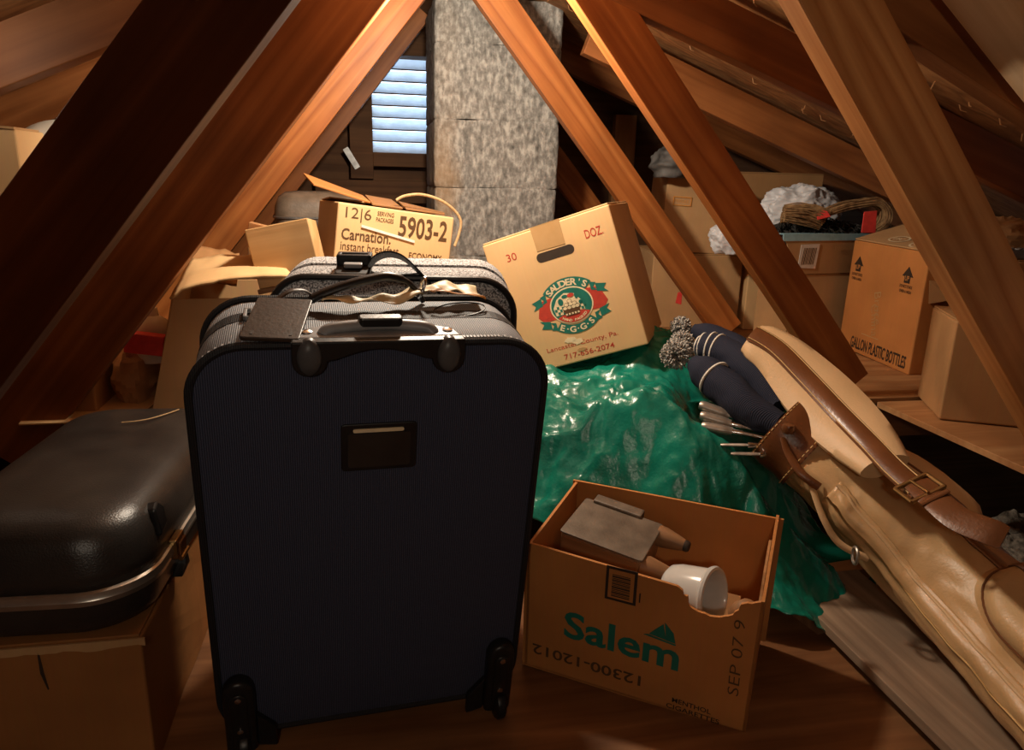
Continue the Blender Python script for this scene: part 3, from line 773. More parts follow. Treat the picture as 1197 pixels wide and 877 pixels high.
# ------------------------------------------------------------------ open cigarette carton
SA = root('open_carton', 'open brown carton with green lettering and sail, its torn front edge low', 'box', (.374, .918, .0), (2.86, .93, -33.9))
SAW, SAD, SAH = .372, .233, .234; t_ = .0045; hw = SAW / 2 - .008
xl, xr = -.178, .180
def jag(pts, amp=.002, step=.006, seed=0):
    out = []
    for i in range(len(pts) - 1):
        a, b = Vector((*pts[i], 0)), Vector((*pts[i + 1], 0)); n = max(1, int((b - a).length / step))
        for q in range(n):
            p = a.lerp(b, q / n); w = amp if (i or q) else 0
            out.append((p.x + w * noise.noise((p.x * 300, p.y * 300, seed)), p.y + w * noise.noise((p.x * 300 + 9, p.y * 300, seed + 3))))
    out.append(pts[-1]); return out
mb = MB()
edge = [(xl, .231)] + jag([(.060, .219), (.068, .214)], .0006, .02) + jag([(.070, .206), (.076, .207), (.080, .190), (.098, .185), (.120, .184), (.136, .191), (.146, .205), (.150, .216), (.158, .220), (xr, .228)], .0028, .005, 4)
mb.prism([(xl, .002), (xr, .002)] + edge[::-1], (0, t_, 0), FX, FZ, 0, t_)
SF = mb.build('front_wall', M['card_orange'], SA)
MB().prism([(xl, .002), (xr + .008, .002), (xr + .008, .242), (xl, .236)], (0, SAD, 0), FX, FZ, 0, t_).build('back_wall', M['card_orange'], SA)
MB().prism([(0, .002), (SAD, .002), (SAD, .234), (0, .230)], (xl + t_, 0, 0), (0, 1, 0), FZ, 0, t_).build('side_wall', M['card_orange'], SA)
mb = MB(); edge = jag([(0, .228), (.020, .222), (.05, .214), (.09, .216), (.13, .226), (.17, .232), (SAD, .242)], .0022, .006, 8)
mb.prism([(0, .002), (SAD, .002)] + edge[::-1], (xr, 0, 0), (0, 1, 0.02), FZ, -t_, 0); mb.build('side_wall', M['card_orange'], SA)
MB().box(xl, xr, 0, SAD, .0, .004).build('bottom', M['card_orange'], SA)
mb = MB(); mb.prism(jag([(0, .12), (.04, .15), (.09, .165), (.12, .19), (.17, .205), (.20, .205)], .002, .008, 5) + [(.20, .17), (.10, .12), (.03, .08), (0, .05)], (xr - .006, .02, 0), (0, 1, 0), FZ, -.004, 0); 
mb.build('torn_inner_flap', M['card'], SA)
f0 = -.0007
mb = MB(); mb.text('Salem', (-.108, f0, .078), (1, 0, -.02), FZ, width=.182, height=.050, bold=.022)
LG = mb.build('logo', M['greenink'], SF)
mb = MB()   # little sail over the letters
mb.prism([(.026, .127), (.052, .124), (.046, .150)], (0, f0 + .0007, 0), FX, FZ, 0, .0012)
mb.prism([(.052, .1235), (.066, .122), (.062, .138), (.048, .153)], (0, f0 + .0007, 0), FX, FZ, 0, .0012)
mb.prism([(.018, .1235), (.024, .1255), (.067, .1200), (.066, .1180)][::-1], (0, f0 + .0007, 0), FX, FZ, 0, .0012)
mb.build('sail', M['greenink'], LG)
mb = MB(); mb.text('MENTHOL', (.070, f0, .0175), (1, 0, -.03), FZ, height=.0085, width=.058, bold=.01); mb.text('CIGARETTES', (.062, f0, .005), (1, 0, -.03), FZ, height=.0085, width=.080, bold=.01); mb.build('lettering', M['ink'], SF)
mb = MB(); mb.text('12300-12012', (.020, f0, .047), (-1, 0, .01), (0, 0, -1), height=.019, width=.180, bold=.015); mb.build('lettering', M['brownink'], SF)
mb = MB(); mb.text('SEP 07 9', (.163, f0, .062), (-.03, 0, 1), (-1, 0, 0), height=.0155, width=.128, bold=-.008); mb.build('date_stamp', M['brownink'], SF)
mb = MB(); mb.box(-.046, .002, f0, f0 + .0006, .168, .226)
BC = mb.build('barcode', M['ink'], SF)
mb = MB(); mb.box(-.0415, -.0025, f0 - .0006, f0, .1725, .2215); mb.build('barcode_ground', M['card_orange'], BC)
mb = MB(); zz = .176
for i, w in enumerate((1.5, .8, 2.2, .8, 1.2, 2.6, .8, 1.6, .8, 2.0, 1.0, 2.4, .8)):
    mb.box(-.036, -.008, f0 - .0012, f0 - .0006, zz, zz + w * .001); zz += (w + 1.6) * .001
mb.build('bars', M['ink'], BC)
mb = MB(); mb.box(.0065, .0085, f0 - .0003, f0 + .0004, .176, .192); mb.build('registration_mark', M['ink'], SF)

# things inside the carton (built in its own frame, then set free)
SAM = Matrix.Translation((.374, .918, 0)) @ Euler((R(2.86), R(.93), R(-33.9))).to_matrix().to_4x4()
def in_box(o, x, y, z, rx=0, ry=0, rz=0):
    o.matrix_world = SAM @ Matrix.Translation((x, y, z)) @ Euler((R(rx), R(ry), R(rz))).to_matrix().to_4x4(); return o
ST = tag(root('footstool', None, None), 'small footstool lying on its side in the open green-lettered carton, two peg legs pointing right', 'stool')
in_box(ST, -.080, .150, .150, 4, 6, -4)
mb = MB(); mb.box(-.074, .068, -.058, .058, -.010, .052); mb.build('stool_body', M['stool'], ST, bevel=.006, seg=3)
mb = MB(); mb.prism(rrect(.146, .118, .006, 3), (-.003, 0, .0525), (1, 0, 0), (0, 1, 0), 0, .0035); mb.build('padded_side', M['oldcase'], ST, bevel=.0015)
mb = MB(); mb.box(-.060, .030, .050, .074, .046, .062); mb.build('rail', M['oldcase'], ST, bevel=.003)
for y, z, yaw_ in ((-.040, .034, -4), (.046, .040, 4)):
    T = Matrix.Translation((.066, y, z)) @ Matrix.Rotation(R(90 - 1), 4, 'Y') @ Matrix.Rotation(R(yaw_), 4, 'X')
    mb = MB(); mb.lathe([(.0185, 0), (.0180, .012), (.0120, .040), (.0095, .048)], 20, T); lg = mb.build('leg', M['stool'], ST, smooth=True)
    mb = MB(); mb.lathe([(.0098, .047), (.0098, .053), (.0075, .056), (.0005, .057)], 18, T); mb.build('ferrule', M['ink'], lg, smooth=True)
PT = tag(root('enamel_pot', None, None), 'white enamel pot on its side in the open green-lettered carton, open end to the right', 'pot')
in_box(PT, .034, .098, .146, 0, 78, -16)
mb = MB(); rr = .044
prof = [(.001, 0), (.034, 0), (.040, .006), (.043, .02), (.0445, .062), (.0445, .068), (.0485, .070), (.0500, .074), (.0485, .078), (.0445, .079), (.0420, .076), (.0405, .062), (.039, .02), (.035, .010), (.001, .009)]
mb.lathe(prof, 40); mb.build('pot_body', M['enamel'], PT, smooth=True)
KB = tag(MB().lathe([(.001, 0), (.016, .002), (.021, .012), (.0215, .024), (.017, .038), (.008, .046), (.0005, .048)], 24).build('wooden_bun', M['stool'], smooth=True), 'rounded brown wooden knob at the torn front corner inside the open green-lettered carton', 'wood')
in_box(KB, .146, .050, .152, 16, 24, 0)
PK = tag(MB().box(-.10, .16, -.08, .08, 0, .003).build('packing_board', M['card_dark'], bevel=.001), 'flat dark cardboard packing under the things in the open green-lettered carton', 'cardboard')
in_box(PK, -.02, .115, .10, 0, 0, 0)

# ------------------------------------------------------------------ egg carton on the tarp
EG = carton('egg_carton', 'tan egg carton with round red and green emblem, tipped up on the green tarp', (.458, 1.524, .393), (-.1, -19.85, -28.3), .300, .250, .311, M['card_pale'], wob=.0015, bev=.003)
def ft(mb, s, x, z, w=None, h=None, bold=0, al='LEFT', d=.0003): mb.text(s, (x, -d, z), FX, FZ, width=w, height=h, bold=bold, align=al, t=.0001); return mb
mb = MB(); ft(mb, '30', -.103, .259, .024, .017); mb.build('lettering', M['redink'], EG)
mb = MB(); ft(mb, 'DOZ.', .083, .256, .040, .019, .006); mb.build('lettering', M['redink'], EG)
mb = MB(); mb.prism(rrect(.088, .021, .010, 8, .008, .246), (0, 0, 0), FX, FZ, -.004, .0003); HS = mb.build('hand_slot', M['ink'], EG)
mb = MB(); mb.prism([(-.030, .262), (.036, .260), (.037, .3145), (-.031, .3145)], (0, 0, 0), FX, FZ, 0, .0008); mb.box(-.031, .037, -.0008, .04, .3150, .3160); mb.build('paper_tape', M['gummed'], EG)
cx_, cz_ = .010, .128
def ell(a, b, n=40, a0=0, a1=360, cx=cx_, cz=cz_): return [(cx + a * math.cos(R(a0 + (a1 - a0) * i / n)), cz + b * math.sin(R(a0 + (a1 - a0) * i / n))) for i in range(n + (0 if a1 - a0 == 360 else 1))]
def lay(mb, pts, d): mb.prism(pts, (0, -d, 0), FX, FZ, -.00015, .00015); return mb
LGO = root('logo', None, None); LGO.parent = EG
for sx in (-1, 1):
    mb = MB(); pts = [(cx_ + sx * .036, .156), (cx_ + sx * .070, .152), (cx_ + sx * .082, .118), (cx_ + sx * .070, .104), (cx_ + sx * .038, .106)]
    lay(mb, pts if sx < 0 else pts[::-1], .0003); mb.build('red_ribbon', M['redink'], LGO)
def arc_band(a_in, a_out, b_in, b_out, a0, a1, n=30):
    return ell(a_out, b_out, n, a0, a1) + ell(a_in, b_in, n, a0, a1)[::-1]
mb = MB(); lay(mb, arc_band(.051, .074, .040, .062, 40, 140), .0006)
for sx in (-1, 1):
    for (x0, x1, z0, z1, zd) in ((.052, .066, .148, .166, -.004), (.064, .088, .142, .160, -.006)):
        pts = [(cx_ + sx * x0, z0), (cx_ + sx * x0, z1), (cx_ + sx * x1, z1 + zd), (cx_ + sx * (x1 - .008), (z0 + z1) / 2 + zd), (cx_ + sx * x1, z0 + zd)]
        lay(mb, pts if sx > 0 and False else (pts[::-1] if sx > 0 else pts), .0005)
mb.build('green_banner', M['greenink'], LGO)
mb = MB(); lay(mb, arc_band(.050, .072, .044, .064, 226, 314), .0006)
for sx in (-1, 1):
    for (x0, x1, z0, z1, zd) in ((.046, .060, .080, .098, .004), (.058, .082, .086, .104, .006)):
        pts = [(cx_ + sx * x0, z0), (cx_ + sx * x0, z1), (cx_ + sx * x1, z1 + zd), (cx_ + sx * (x1 - .008), (z0 + z1) / 2 + zd), (cx_ + sx * x1, z0 + zd)]
        lay(mb, pts[::-1] if sx > 0 else pts, .0005)
mb.build('green_banner', M['greenink'], LGO)
mb = MB(); lay(mb, ell(.050, .041), .0007); mb.build('cream_ring', M['cream'], LGO)
mb = MB(); lay(mb, ell(.047, .038), .0010); mb.build('green_oval', M['greenink'], LGO)
mb = MB(); lay(mb, arc_band(.010, .0465, .020, .038, 215, 325), .0013); mb.build('red_arc', M['redink'], LGO)
mb = MB(); lay(mb, [(cx_ - .040, .112), (cx_ + .028, .112), (cx_ + .024, .134), (cx_ + .012, .152), (cx_ - .010, .158), (cx_ - .030, .148), (cx_ - .042, .130)], .0013); mb.build('cream_patch', M['cream'], LGO)
mb = MB()
for sx in (-1, 1):
    for i in range(4):
        for j in range(3):
            x = cx_ - .004 + sx * (.016 + i * .0058); zc = .114 + j * .0062 + i * .0012
            if (i + j) % 2 == 0: lay(mb, [(x - .0027, zc - .003), (x + .0027, zc - .003), (x + .0027, zc + .003), (x - .0027, zc + .003)], .0017)
for (x, zc, a, b) in ((-.022, .140, .006, .008), (-.010, .150, .007, .004), (.016, .146, .004, .007), (.022, .130, .004, .005)): lay(mb, ell(a, b, 14, cx=cx_ + x, cz=zc), .0017)
mb.build('checks', M['greenink'], LGO)
mb = MB()
lay(mb, [(cx_ - .017, .106), (cx_ + .013, .106), (cx_ + .018, .121), (cx_ - .022, .121)], .0020)
for (x, zc) in ((-.016, .124), (-.006, .124), (.004, .124), (.013, .124), (-.011, .131), (-.001, .131), (.008, .131), (-.002, .138)): lay(mb, ell(.0056, .0045, 14, cx=cx_ + x, cz=zc), .0020)
mb.build('egg_basket', M['brownink'], LGO)
mb = MB()
for (x, zc) in ((-.016, .124), (-.006, .124), (.004, .124), (.013, .124), (-.011, .131), (-.001, .131), (.008, .131), (-.002, .138)): lay(mb, ell(.0046, .0036, 14, cx=cx_ + x, cz=zc), .0024)
for i in range(5): lay(mb, [(cx_ - .018 + i * .007, .108), (cx_ - .014 + i * .007, .108), (cx_ - .014 + i * .007, .112), (cx_ - .018 + i * .007, .112)], .0024)
mb.build('eggs', M['cream'], LGO)
mb = MB(); lay(mb, ell(.008, .0045, 14, cx=cx_ + .004, cz=.150), .0020); mb.build('red_spot', M['redink'], LGO)
def arc_text(mb, s, a, b, a0, a1, h, flip=False, d=.0010):
    n = len(s)
    for i, c in enumerate(s):
        if c == ' ': continue
        t = R(a0 + (a1 - a0) * (i + .5) / n); px, pz = cx_ + a * math.cos(t), cz_ + b * math.sin(t)
        tx, tz = (math.sin(t) * a, -math.cos(t) * b) if not flip else (-math.sin(t) * a, math.cos(t) * b)
        ux = Vector((tx, 0, tz)).normalized(); uy = Vector((-ux.z, 0, ux.x))
        hh = h * (.35 if c == "'" else .22 if c == '-' else 1); o = Vector((px, -d, pz)) - uy * (h / 2 if c not in "'-" else (-h * .15 if c == "'" else hh / 2))
        mb.text(c, o, ux, uy, height=hh, squeeze=1.15 if c not in "'-" else (.9 if c == "'" else .5), bold=.03, align='CENTER', t=.0001)
mb = MB(); arc_text(mb, "SAUDER'S", .0625, .0510, 138, 42, .0150); mb.build('lettering', M['cream'], LGO)
mb = MB(); arc_text(mb, "E-G-G-S", .061, .0540, 230, 310, .0140, True); mb.build('lettering', M['cream'], LGO)
mb = MB(); arc_text(mb, "HAND PACKED", .038, .0335, 224, 318, .0055, True, .0016); mb.build('lettering', M['cream'], LGO)
mb = MB(); ft(mb, 'Lancaster County, Pa.', .008, .034, .168, .013, 0, 'CENTER'); mb.build('lettering', M['redink'], EG)
mb = MB(); ft(mb, '717-656-2074', .018, .012, .118, .012, .004, 'CENTER'); mb.build('lettering', M['redink'], EG)
for (sx0, sz0, aa, bb, sd_) in ((-.016, .053, .014, .006, 1), (.000, .046, .012, .006, 4), (.004, .026, .010, .004, 7)):
    mb = MB(); pts = [(sx0 + aa * math.cos(a) * (1 + .4 * noise.noise((a * 2, sd_, 1))), sz0 + bb * math.sin(a) * (1 + .5 * noise.noise((a * 3, sd_, 5)))) for a in [2 * PI * i / 24 for i in range(24)]]
    lay(mb, pts, .0006); mb.build('scuff', M['cream'] if sd_ < 7 else M['gummed'], EG)

# ------------------------------------------------------------------ pile at the back left
def slab(name, pts, th, mat, label=None, cat=None, parent=None, bev=.001, M4=None):
    """quad or polygon given in 3-D (planar), with thickness"""
    P = [Vector(p) for p in pts]; n = (P[1] - P[0]).cross(P[-1] - P[0]).normalized(); k = len(P)
    mb = MB(); mb.add([tuple(p) for p in P] + [tuple(p + n * th) for p in P], [list(range(k))[::-1], list(range(k, 2 * k))] + [(i, (i + 1) % k, (i + 1) % k + k, i + k) for i in range(k)])
    o = mb.build(name, mat, parent, bevel=bev, M4=M4); 
    return tag(o, label, cat)
carton('cardboard_carton', 'plain brown carton under the one numbered 5903-2, behind the gray tweed suitcase', (.035, 1.66, .313), (0, 0, 10), .32, .30, .238, M['card'])
CA = carton('cardboard_carton', 'tan carton numbered 5903-2 with raised flaps and a white strip, before the chimney', (.044, 1.765, .567), (-.4, 7.06, 16.3), .286, .19, .140, M['card_pale'], top='open')
mb = MB(); c_ = -.0004
mb.text('12|6', (-.124, c_, .100), FX, FZ, width=.060, height=.032, bold=-.004); mb.build('lettering', M['brownink'], CA)
mb = MB(); mb.text('SERVING', (-.050, c_, .121), FX, FZ, width=.040, height=.010, bold=.01); mb.text('PACKAGES', (-.052, c_, .107), FX, FZ, width=.042, height=.010, bold=.01); mb.build('lettering', M['brownink'], CA)
mb = MB(); mb.text('5903-2', (.004, c_, .078), FX, FZ, width=.124, height=.050, bold=.02); mb.build('lettering', M['brownink'], CA)
mb = MB(); mb.text('Carnation.', (-.130, c_, .058), FX, FZ, width=.118, height=.026, bold=.015); mb.build('lettering', M['brownink'], CA)
mb = MB(); mb.text('instant breakfast', (-.130, c_, .034), FX, FZ, width=.140, height=.020); mb.build('lettering', M['brownink'], CA)
mb = MB(); mb.text('ECONOMY', (.036, c_, .030), FX, FZ, width=.085, height=.015, bold=.01); mb.build('lettering', M['brownink'], CA)
mb = MB(); mb.prism([(-.086, .096), (-.086, .090), (.046, .068), (.046, .074)][::-1], (0, -.003, 0), FX, FZ, -.0005, .0009); mb.build('white_strip', M['white'], CA)
# raised flaps
def flap(parent, pts, th=.004, mat=None, name='flap'): return slab(name, pts, th, mat or M['card_tan'], parent=parent)
flap(CA, [(-.195, .030, .168), (-.066, .012, .146), (-.060, .105, .160), (-.200, .125, .192)], mat=M['card_orange'])
flap(CA, [(-.062, .008, .1425), (.012, .006, .1425), (.012, .100, .160), (-.055, .100, .162)], mat=M['card_dark'])
flap(CA, [(.020, .006, .1425), (.120, .006, .1425), (.139, .060, .146), (.030, .100, .158)], mat=M['card_dark'])
flap(CA, [(-.140, .184, .1425), (-.140, .100, .150), (.140, .100, .150), (.140, .184, .1425)][::-1], mat=M['card_tan'])
tag(MB().tube(bez([(.055, 1.775, .728), (.075, 1.78, .738), (.115, 1.79, .742), (.160, 1.80, .730), (.196, 1.81, .706), (.212, 1.81, .680), (.208, 1.81, .650), (.196, 1.80, .620)], 10), .0034, 8).build('twine_loop', M['twine'], smooth=True), 'loop of twine over the right end of the carton numbered 5903-2', 'string')
# small veneered box leaning in front of it
VB = root('wooden_box', 'small light wooden box with swirling grain, tipped, left of the carton numbered 5903-2', 'box', (-.172, 1.50, .590), (-6, -12, -4))
mb = MB(); mb.box(-.058, .066, 0, .10, -.02, .098); mb.build('box_body', M['veneer'], VB, bevel=.002)
mb = MB(); mb.box(-.062, .070, -.003, .104, -.030, -.020); mb.build('box_base', M['stool'], VB, bevel=.002)
slab('wood_offcut', [(-.255, 1.60, .668), (-.205, 1.60, .655), (-.200, 1.60, .672), (-.245, 1.60, .690)][::-1] if 0 else [(-.255, 1.62, .660), (-.190, 1.62, .645), (-.186, 1.62, .668), (-.250, 1.62, .684)], .03, M['ply'], 'small pale wood offcut poking out left of the tipped wooden box', 'wood')
# old case
OC = root('old_case', 'dusty gray brown rounded case in the dark left of the carton numbered 5903-2', 'case', (-.150, 1.99, .600), (0, 0, 6))
mb = MB(); clam(mb, [(0, .02), (.006, .008), (.02, .002), (.070, 0)], .24, .22, .045); mb.v = [(x + .14, y, z) for x, y, z in mb.v]; mb.build('lower_half', M['oldcase'], OC, smooth=True, angle=60)
mb = MB(); clam(mb, [(.074, 0), (.10, .003), (.122, .012), (.134, .03), (.138, .06)], .24, .22, .045); mb.v = [(x + .14, y, z) for x, y, z in mb.v]; mb.build('lid', M['oldcase'], OC, smooth=True, angle=60)
mb = MB(); clam(mb, [(.069, -.001), (.070, -.003), (.074, -.003), (.075, -.001)], .24, .22, .045); mb.v = [(x + .14, y, z) for x, y, z in mb.v]; mb.build('lid_rim', M['bulbtin'], OC, smooth=True)
carton('cardboard_carton', 'dark carton under the dusty rounded case at the back', (-.14, 1.995, .313), (0, 0, 4), .36, .30, .284, M['card_dark'])
# big crumpled kraft carton at left
KC = root('open_carton', 'brown carton with a wide pale top flap behind the left of the navy suitcase', 'box', (-.300, 1.46, .313), (0, 0, 5))
flap(KC, [(-.135, 0, 0), (.16, 0, 0), (.16, .0, .235), (-.075, .0, .235)], mat=M['card_tan'], name='front_wall')
flap(KC, [(.156, 0, 0), (.156, .26, 0), (.156, .26, .235), (.156, 0, .235)], mat=M['card_tan'], name='side_wall')
flap(KC, [(-.130, .26, 0), (-.130, 0.002, 0), (-.074, .002, .235), (-.074, .26, .235)], mat=M['card_tan'], name='side_wall')
flap(KC, [(.16, .262, 0), (-.135, .262, 0), (-.075, .262, .235), (.16, .262, .235)], mat=M['card_tan'], name='back_wall')
mb = MB()
def tf(u, v):
    a = Vector((-.075, -.030, .252)).lerp(Vector((.145, -.035, .280)), u); b = Vector((-.060, .165, .292)).lerp(Vector((.105, .165, .296)), u)
    p = a.lerp(b, v); p.z += .010 * math.sin(u * PI) * (1 - .5 * v) + .004 * fbm((u * 4, v * 4, 1)) - .012 * (1 - smooth01(u / .12)) * (1 - v); return p
mb.grid(tf, 20, 12); mb.build('top_flap', M['card_pale'], KC, smooth=True, solid=.004, angle=0)
mb = MB()
def tf2(u, v):
    x = -.075 + .10 * u; y = .17 + .12 * v; zz = .255 + .055 * v - .02 * u + .006 * fbm((u * 5, v * 5, 7))
    return (x, y, zz)
mb.grid(tf2, 10, 8); mb.build('rear_flap', M['card'], KC, smooth=True, solid=.005, angle=0)
# kraft paper bag and flattened board beside it
mb = MB()
def paper(cx, cy, cz, sx, sy, sz, seed, n=26):
    vs = []; fs = []
    for j in range(n + 1):
        for i in range(n):
            a = 2 * PI * i / n; b = PI * j / n
            d = Vector((math.cos(a) * math.sin(b), math.sin(a) * math.sin(b), -math.cos(b)))
            w = 1 + .20 * (ridged(d * 1.5 + Vector((seed, 0, 0)), 2) - .9) + .05 * (ridged(d * 5 + Vector((0, seed, 0)), 3) - .9)
            p = Vector((d.x * sx, d.y * sy, d.z * sz)) * w
            if p.z < -sz * .72: p.z = -sz * .72
            vs.append((cx + p.x, cy + p.y, cz + p.z + sz * .72))
    fs = [(j * n + i, j * n + (i + 1) % n, (j + 1) * n + (i + 1) % n, (j + 1) * n + i) for j in range(n) for i in range(n)]
    return vs, fs
mb.add(*paper(-.495, 1.60, .315, .045, .08, .080, 3, 36)); tag(mb.build('paper_bag', M['kraft'], smooth=True, angle=25), 'crumpled kraft paper bag low at left beside the brown carton', 'bag')
slab('cardboard_sheet', [(-.66, 1.43, .3145), (-.46, 1.43, .3145), (-.44, 1.66, .318), (-.70, 1.66, .318)], .004, M['card_pale'], 'flat pale cardboard sheet at left below the kraft paper bag', 'cardboard')
tag(MB().box(-.036, .036, 0, .03, 0, .040).build('red_box', M['redtag'], bevel=.002, M4=Matrix.Translation((-.452, 1.50, .430)) @ Matrix.Rotation(R(8), 4, 'Y')), 'small red box between the left strut and the brown carton', 'box')
mb = MB(); mb.lathe([(.001, 0), (.032, 0), (.036, .01), (.036, .07), (.030, .085), (.016, .095), (.014, .11), (.001, .112)], 24, Matrix.Translation((-.452, 1.575, .40))); tag(mb.build('white_jar', M['ivory'], smooth=True), 'small white jar above the red box at left', 'jar')
carton('cardboard_carton', 'low dim carton under the red box and white jar at left', (-.50, 1.56, .378), (0, 0, 0), .10, .07, .02, M['card_dark'], top='none') if 0 else None
# tall pale carton and china plate at the far left
PB = root('folded_carton', 'pale folded carton standing at the far left edge under the rafter', 'box', (-.672, 1.50, .675), (0, 0, 0))
mb = MB(); mb.box(-.050, .050, 0, .12, 0, .172); mb.build('carton_body', M['card_pale'], PB, bevel=.003)
mb = MB()
for i in range(4):
    x = -.034 + i * .0052; mb.prism([(x, 0), (x + .0022, 0), (x - .010 + .0022, .44), (x - .010, .44)] if 0 else [(x, 0.002), (x + .0016, .002), (x - .0080, .168), (x - .0093, .168)], (0, 0, 0), FX, FZ, 0, .0012)
mb.build('fold_lines', M['card_dark'], PB)
mb = MB(); mb.prism([(-.050, .170), (.0, .173), (.050, .171), (.050, .175), (.0, .177), (-.050, .175)], (0, -.002, 0), FX, FZ, -.10, .003); mb.build('top_edge', M['card_tan'], PB)
carton('cardboard_carton', 'brown carton under the pale folded carton, behind the hard black suitcase', (-.60, 1.345, .313), (0, 0, 0), .46, .001, .001, M['card']) if 0 else None
CP = carton('cardboard_carton', 'carton at far left behind the hard black suitcase, holding the china plate', (-.700, 1.492, .313), (0, 0, 0), .31, .30, .36, M['card'])
PL = root('china_plate', 'white china plate with teal flower sprig leaning at the far left', 'plate', (-.585, 1.58, .677), (72, 0, 8))
mb = MB(); mb.lathe([(.001, 0), (.055, 0), (.062, .004), (.088, .011), (.100, .014), (.100, .017), (.086, .0145), (.060, .008), (.001, .006)], 48, Matrix.Translation((0, .100, 0))); mb.build('plate_body', M['ivory'], PL, smooth=True, angle=0)
mb = MB(); random.seed(5)
for i in range(16):
    a = random.uniform(-2.2, .6); r_ = random.uniform(.010, .052); x, y = r_ * math.cos(a) + .012, .100 + r_ * math.sin(a); q = random.uniform(0, 3)
    pts = [(x + .009 * math.cos(t) * math.cos(q) - .005 * math.sin(t) * math.sin(q), y + .009 * math.cos(t) * math.sin(q) + .005 * math.sin(t) * math.cos(q)) for t in [2 * PI * k / 10 for k in range(10)]]
    mb.prism(pts, (0, 0, .0064), (1, 0, 0), (0, 1, 0), 0, .0012)
mb.build('flower_sprig', M['teal'], PL)

# ------------------------------------------------------------------ right shelf
GA = carton('cardboard_carton', 'carton marked gallon plastic bottles on the right shelf, two UP arrows', (1.378, 1.778, .315), (0, 1, -93.8), .334, .26, .318, M['card_orange'], wob=.002, top='open')
GF = flap(GA, [(-.165, .002, .319), (.165, .002, .319), (.150, .135, .352), (-.160, .140, .362)], mat=M['card_tan'], name='top_flap')
flap(GA, [(.1675, .010, .250), (.1675, .020, .190), (.196, .055, .205), (.186, .070, .250)], mat=M['card_dark'], name='torn_flap', th=.003)
flap(GA, [(-.16, .145, .3185), (.16, .145, .3185), (.16, .255, .3185), (-.16, .255, .3185)], mat=M['card_dark'], name='top_flap')
def up_arrow(x, z0):
    mb = MB(); s = .0055
    pts = [(-2.6, 0), (2.6, 0), (2.6, 5), (5, 5), (0, 12.5), (-5, 5), (-2.6, 5)]
    mb.prism([(x + a * s * .8, z0 + c * s * .62) for a, c in pts], (0, -.0003, 0), FX, FZ, -.0005, .0008); o = mb.build('up_arrow', M['ink'], GA)
    mb = MB(); mb.text('UP', (x, -.0009, z0 + .006), FX, FZ, width=.017, height=.013, bold=.02, align='CENTER'); mb.build('lettering', M['card_orange'], o)
    mb = MB(); mb.text('DO NOT STACK', (x, -.0004, z0 - .013), FX, FZ, width=.052, height=.008, bold=.015, align='CENTER'); mb.text('OVER 6 HIGH', (x, -.0004, z0 - .026), FX, FZ, width=.048, height=.008, bold=.015, align='CENTER'); mb.build('lettering', M['ink'], GA)
up_arrow(-.125, .232); up_arrow(.098, .232)
mb = MB(); mb.text('GALLON PLASTIC BOTTLES', (-.105, -.0004, .012), FX, FZ, width=.255, height=.034, bold=.02); mb.build('lettering', M['ink'], GA)
mb = MB(); mb.text('4-1', (.1695, .045, .030), (0, 1, 0), FZ, width=.055, height=.030, bold=.01); mb.build('lettering', M['ink'], GA)
mb = MB(); random.seed(11)
for (s, x, z_) in (('Bruce', -.030, .185), ('China', -.035, .150)):
    mb.text(s, (x, -.0004, z_), (.25, 0, -1), (1, 0, .25), width=.09, height=.030, bold=-.012)
mb.box(-.06, .02, -.0006, .0002, .06, .0622); mb.build('handwriting', M['gummed'], GA)
def on_flap(x, y): return Vector((x, y, .3245 + (y - .002) * .272 - .018 * x))
for (x, y) in ((-.020, .040), (.085, .030), (.060, .085)):
    n = 30; mb = MB(); vs = [tuple(on_flap(x + a * math.cos(2 * PI * i / n), y + b * math.sin(2 * PI * i / n))) for (a, b) in ((.036, .024), (.030, .019)) for i in range(n)]
    mb.add(vs, [(i, (i + 1) % n, n + (i + 1) % n, n + i) for i in range(n)])
    mb.text('OK', on_flap(x, y - .009), (1, 0, -.018), (0, 1, .272), width=.034, height=.016, bold=.01, align='CENTER') if 0 else mb.text('UPC', on_flap(x, y - .009), (1, 0, -.018), (0, 1, .272), width=.040, height=.016, bold=.012, align='CENTER')
    mb.build('round_stamp', M['cream'], GF)
BX = carton('cardboard_carton', 'plain brown carton on the right shelf edge, in front of the bottle carton', (1.265, 1.210, .315), (0, 0, -27), .230, .19, .210, M['card'])
# carton with bar code and pale blue tape
BB = root('open_carton', 'brown carton with a bar code label and pale blue taped edge', 'box', (1.295, 1.98, .315), (0, 0, 12))
bw = .16
flap(BB, [(-bw * .45, 0, 0), (bw, 0, 0), (bw, 0, .215), (-bw * .45, 0, .215)], mat=M['card_tan'], name='front_wall')
flap(BB, [(bw, .0, 0), (bw, .14, 0), (bw, .14, .215), (bw, 0, .215)], mat=M['card_tan'], name='side_wall')
flap(BB, [(-bw * .45, .14, 0), (-bw * .45, 0, 0), (-bw * .45, 0, .215), (-bw * .45, .14, .215)], mat=M['card_tan'], name='side_wall')
flap(BB, [(bw, .144, 0), (-bw * .45, .144, 0), (-bw * .45, .144, .215), (bw, .144, .215)], mat=M['card_tan'], name='back_wall')
fl_ = flap(BB, [(-bw * .45, -.004, .217), (bw, -.004, .217), (bw + .02, -.02, .33), (-bw * .45 - .075, -.02, .33)], mat=M['card_tan'], name='raised_flap')
mb = MB(); mb.prism([(-.150, .316), (.18, .316), (.18, .336), (-.152, .336)], (0, -.0225, 0), FX, FZ, -.001, .0016); mb.prism([(-.150, 0), (.18, 0), (.18, .05), (-.14, .045)], (0, -.022, .334), (1, 0, 0), (0, 1, 0), 0, .0015); mb.build('blue_tape', M['bluetape'], fl_)
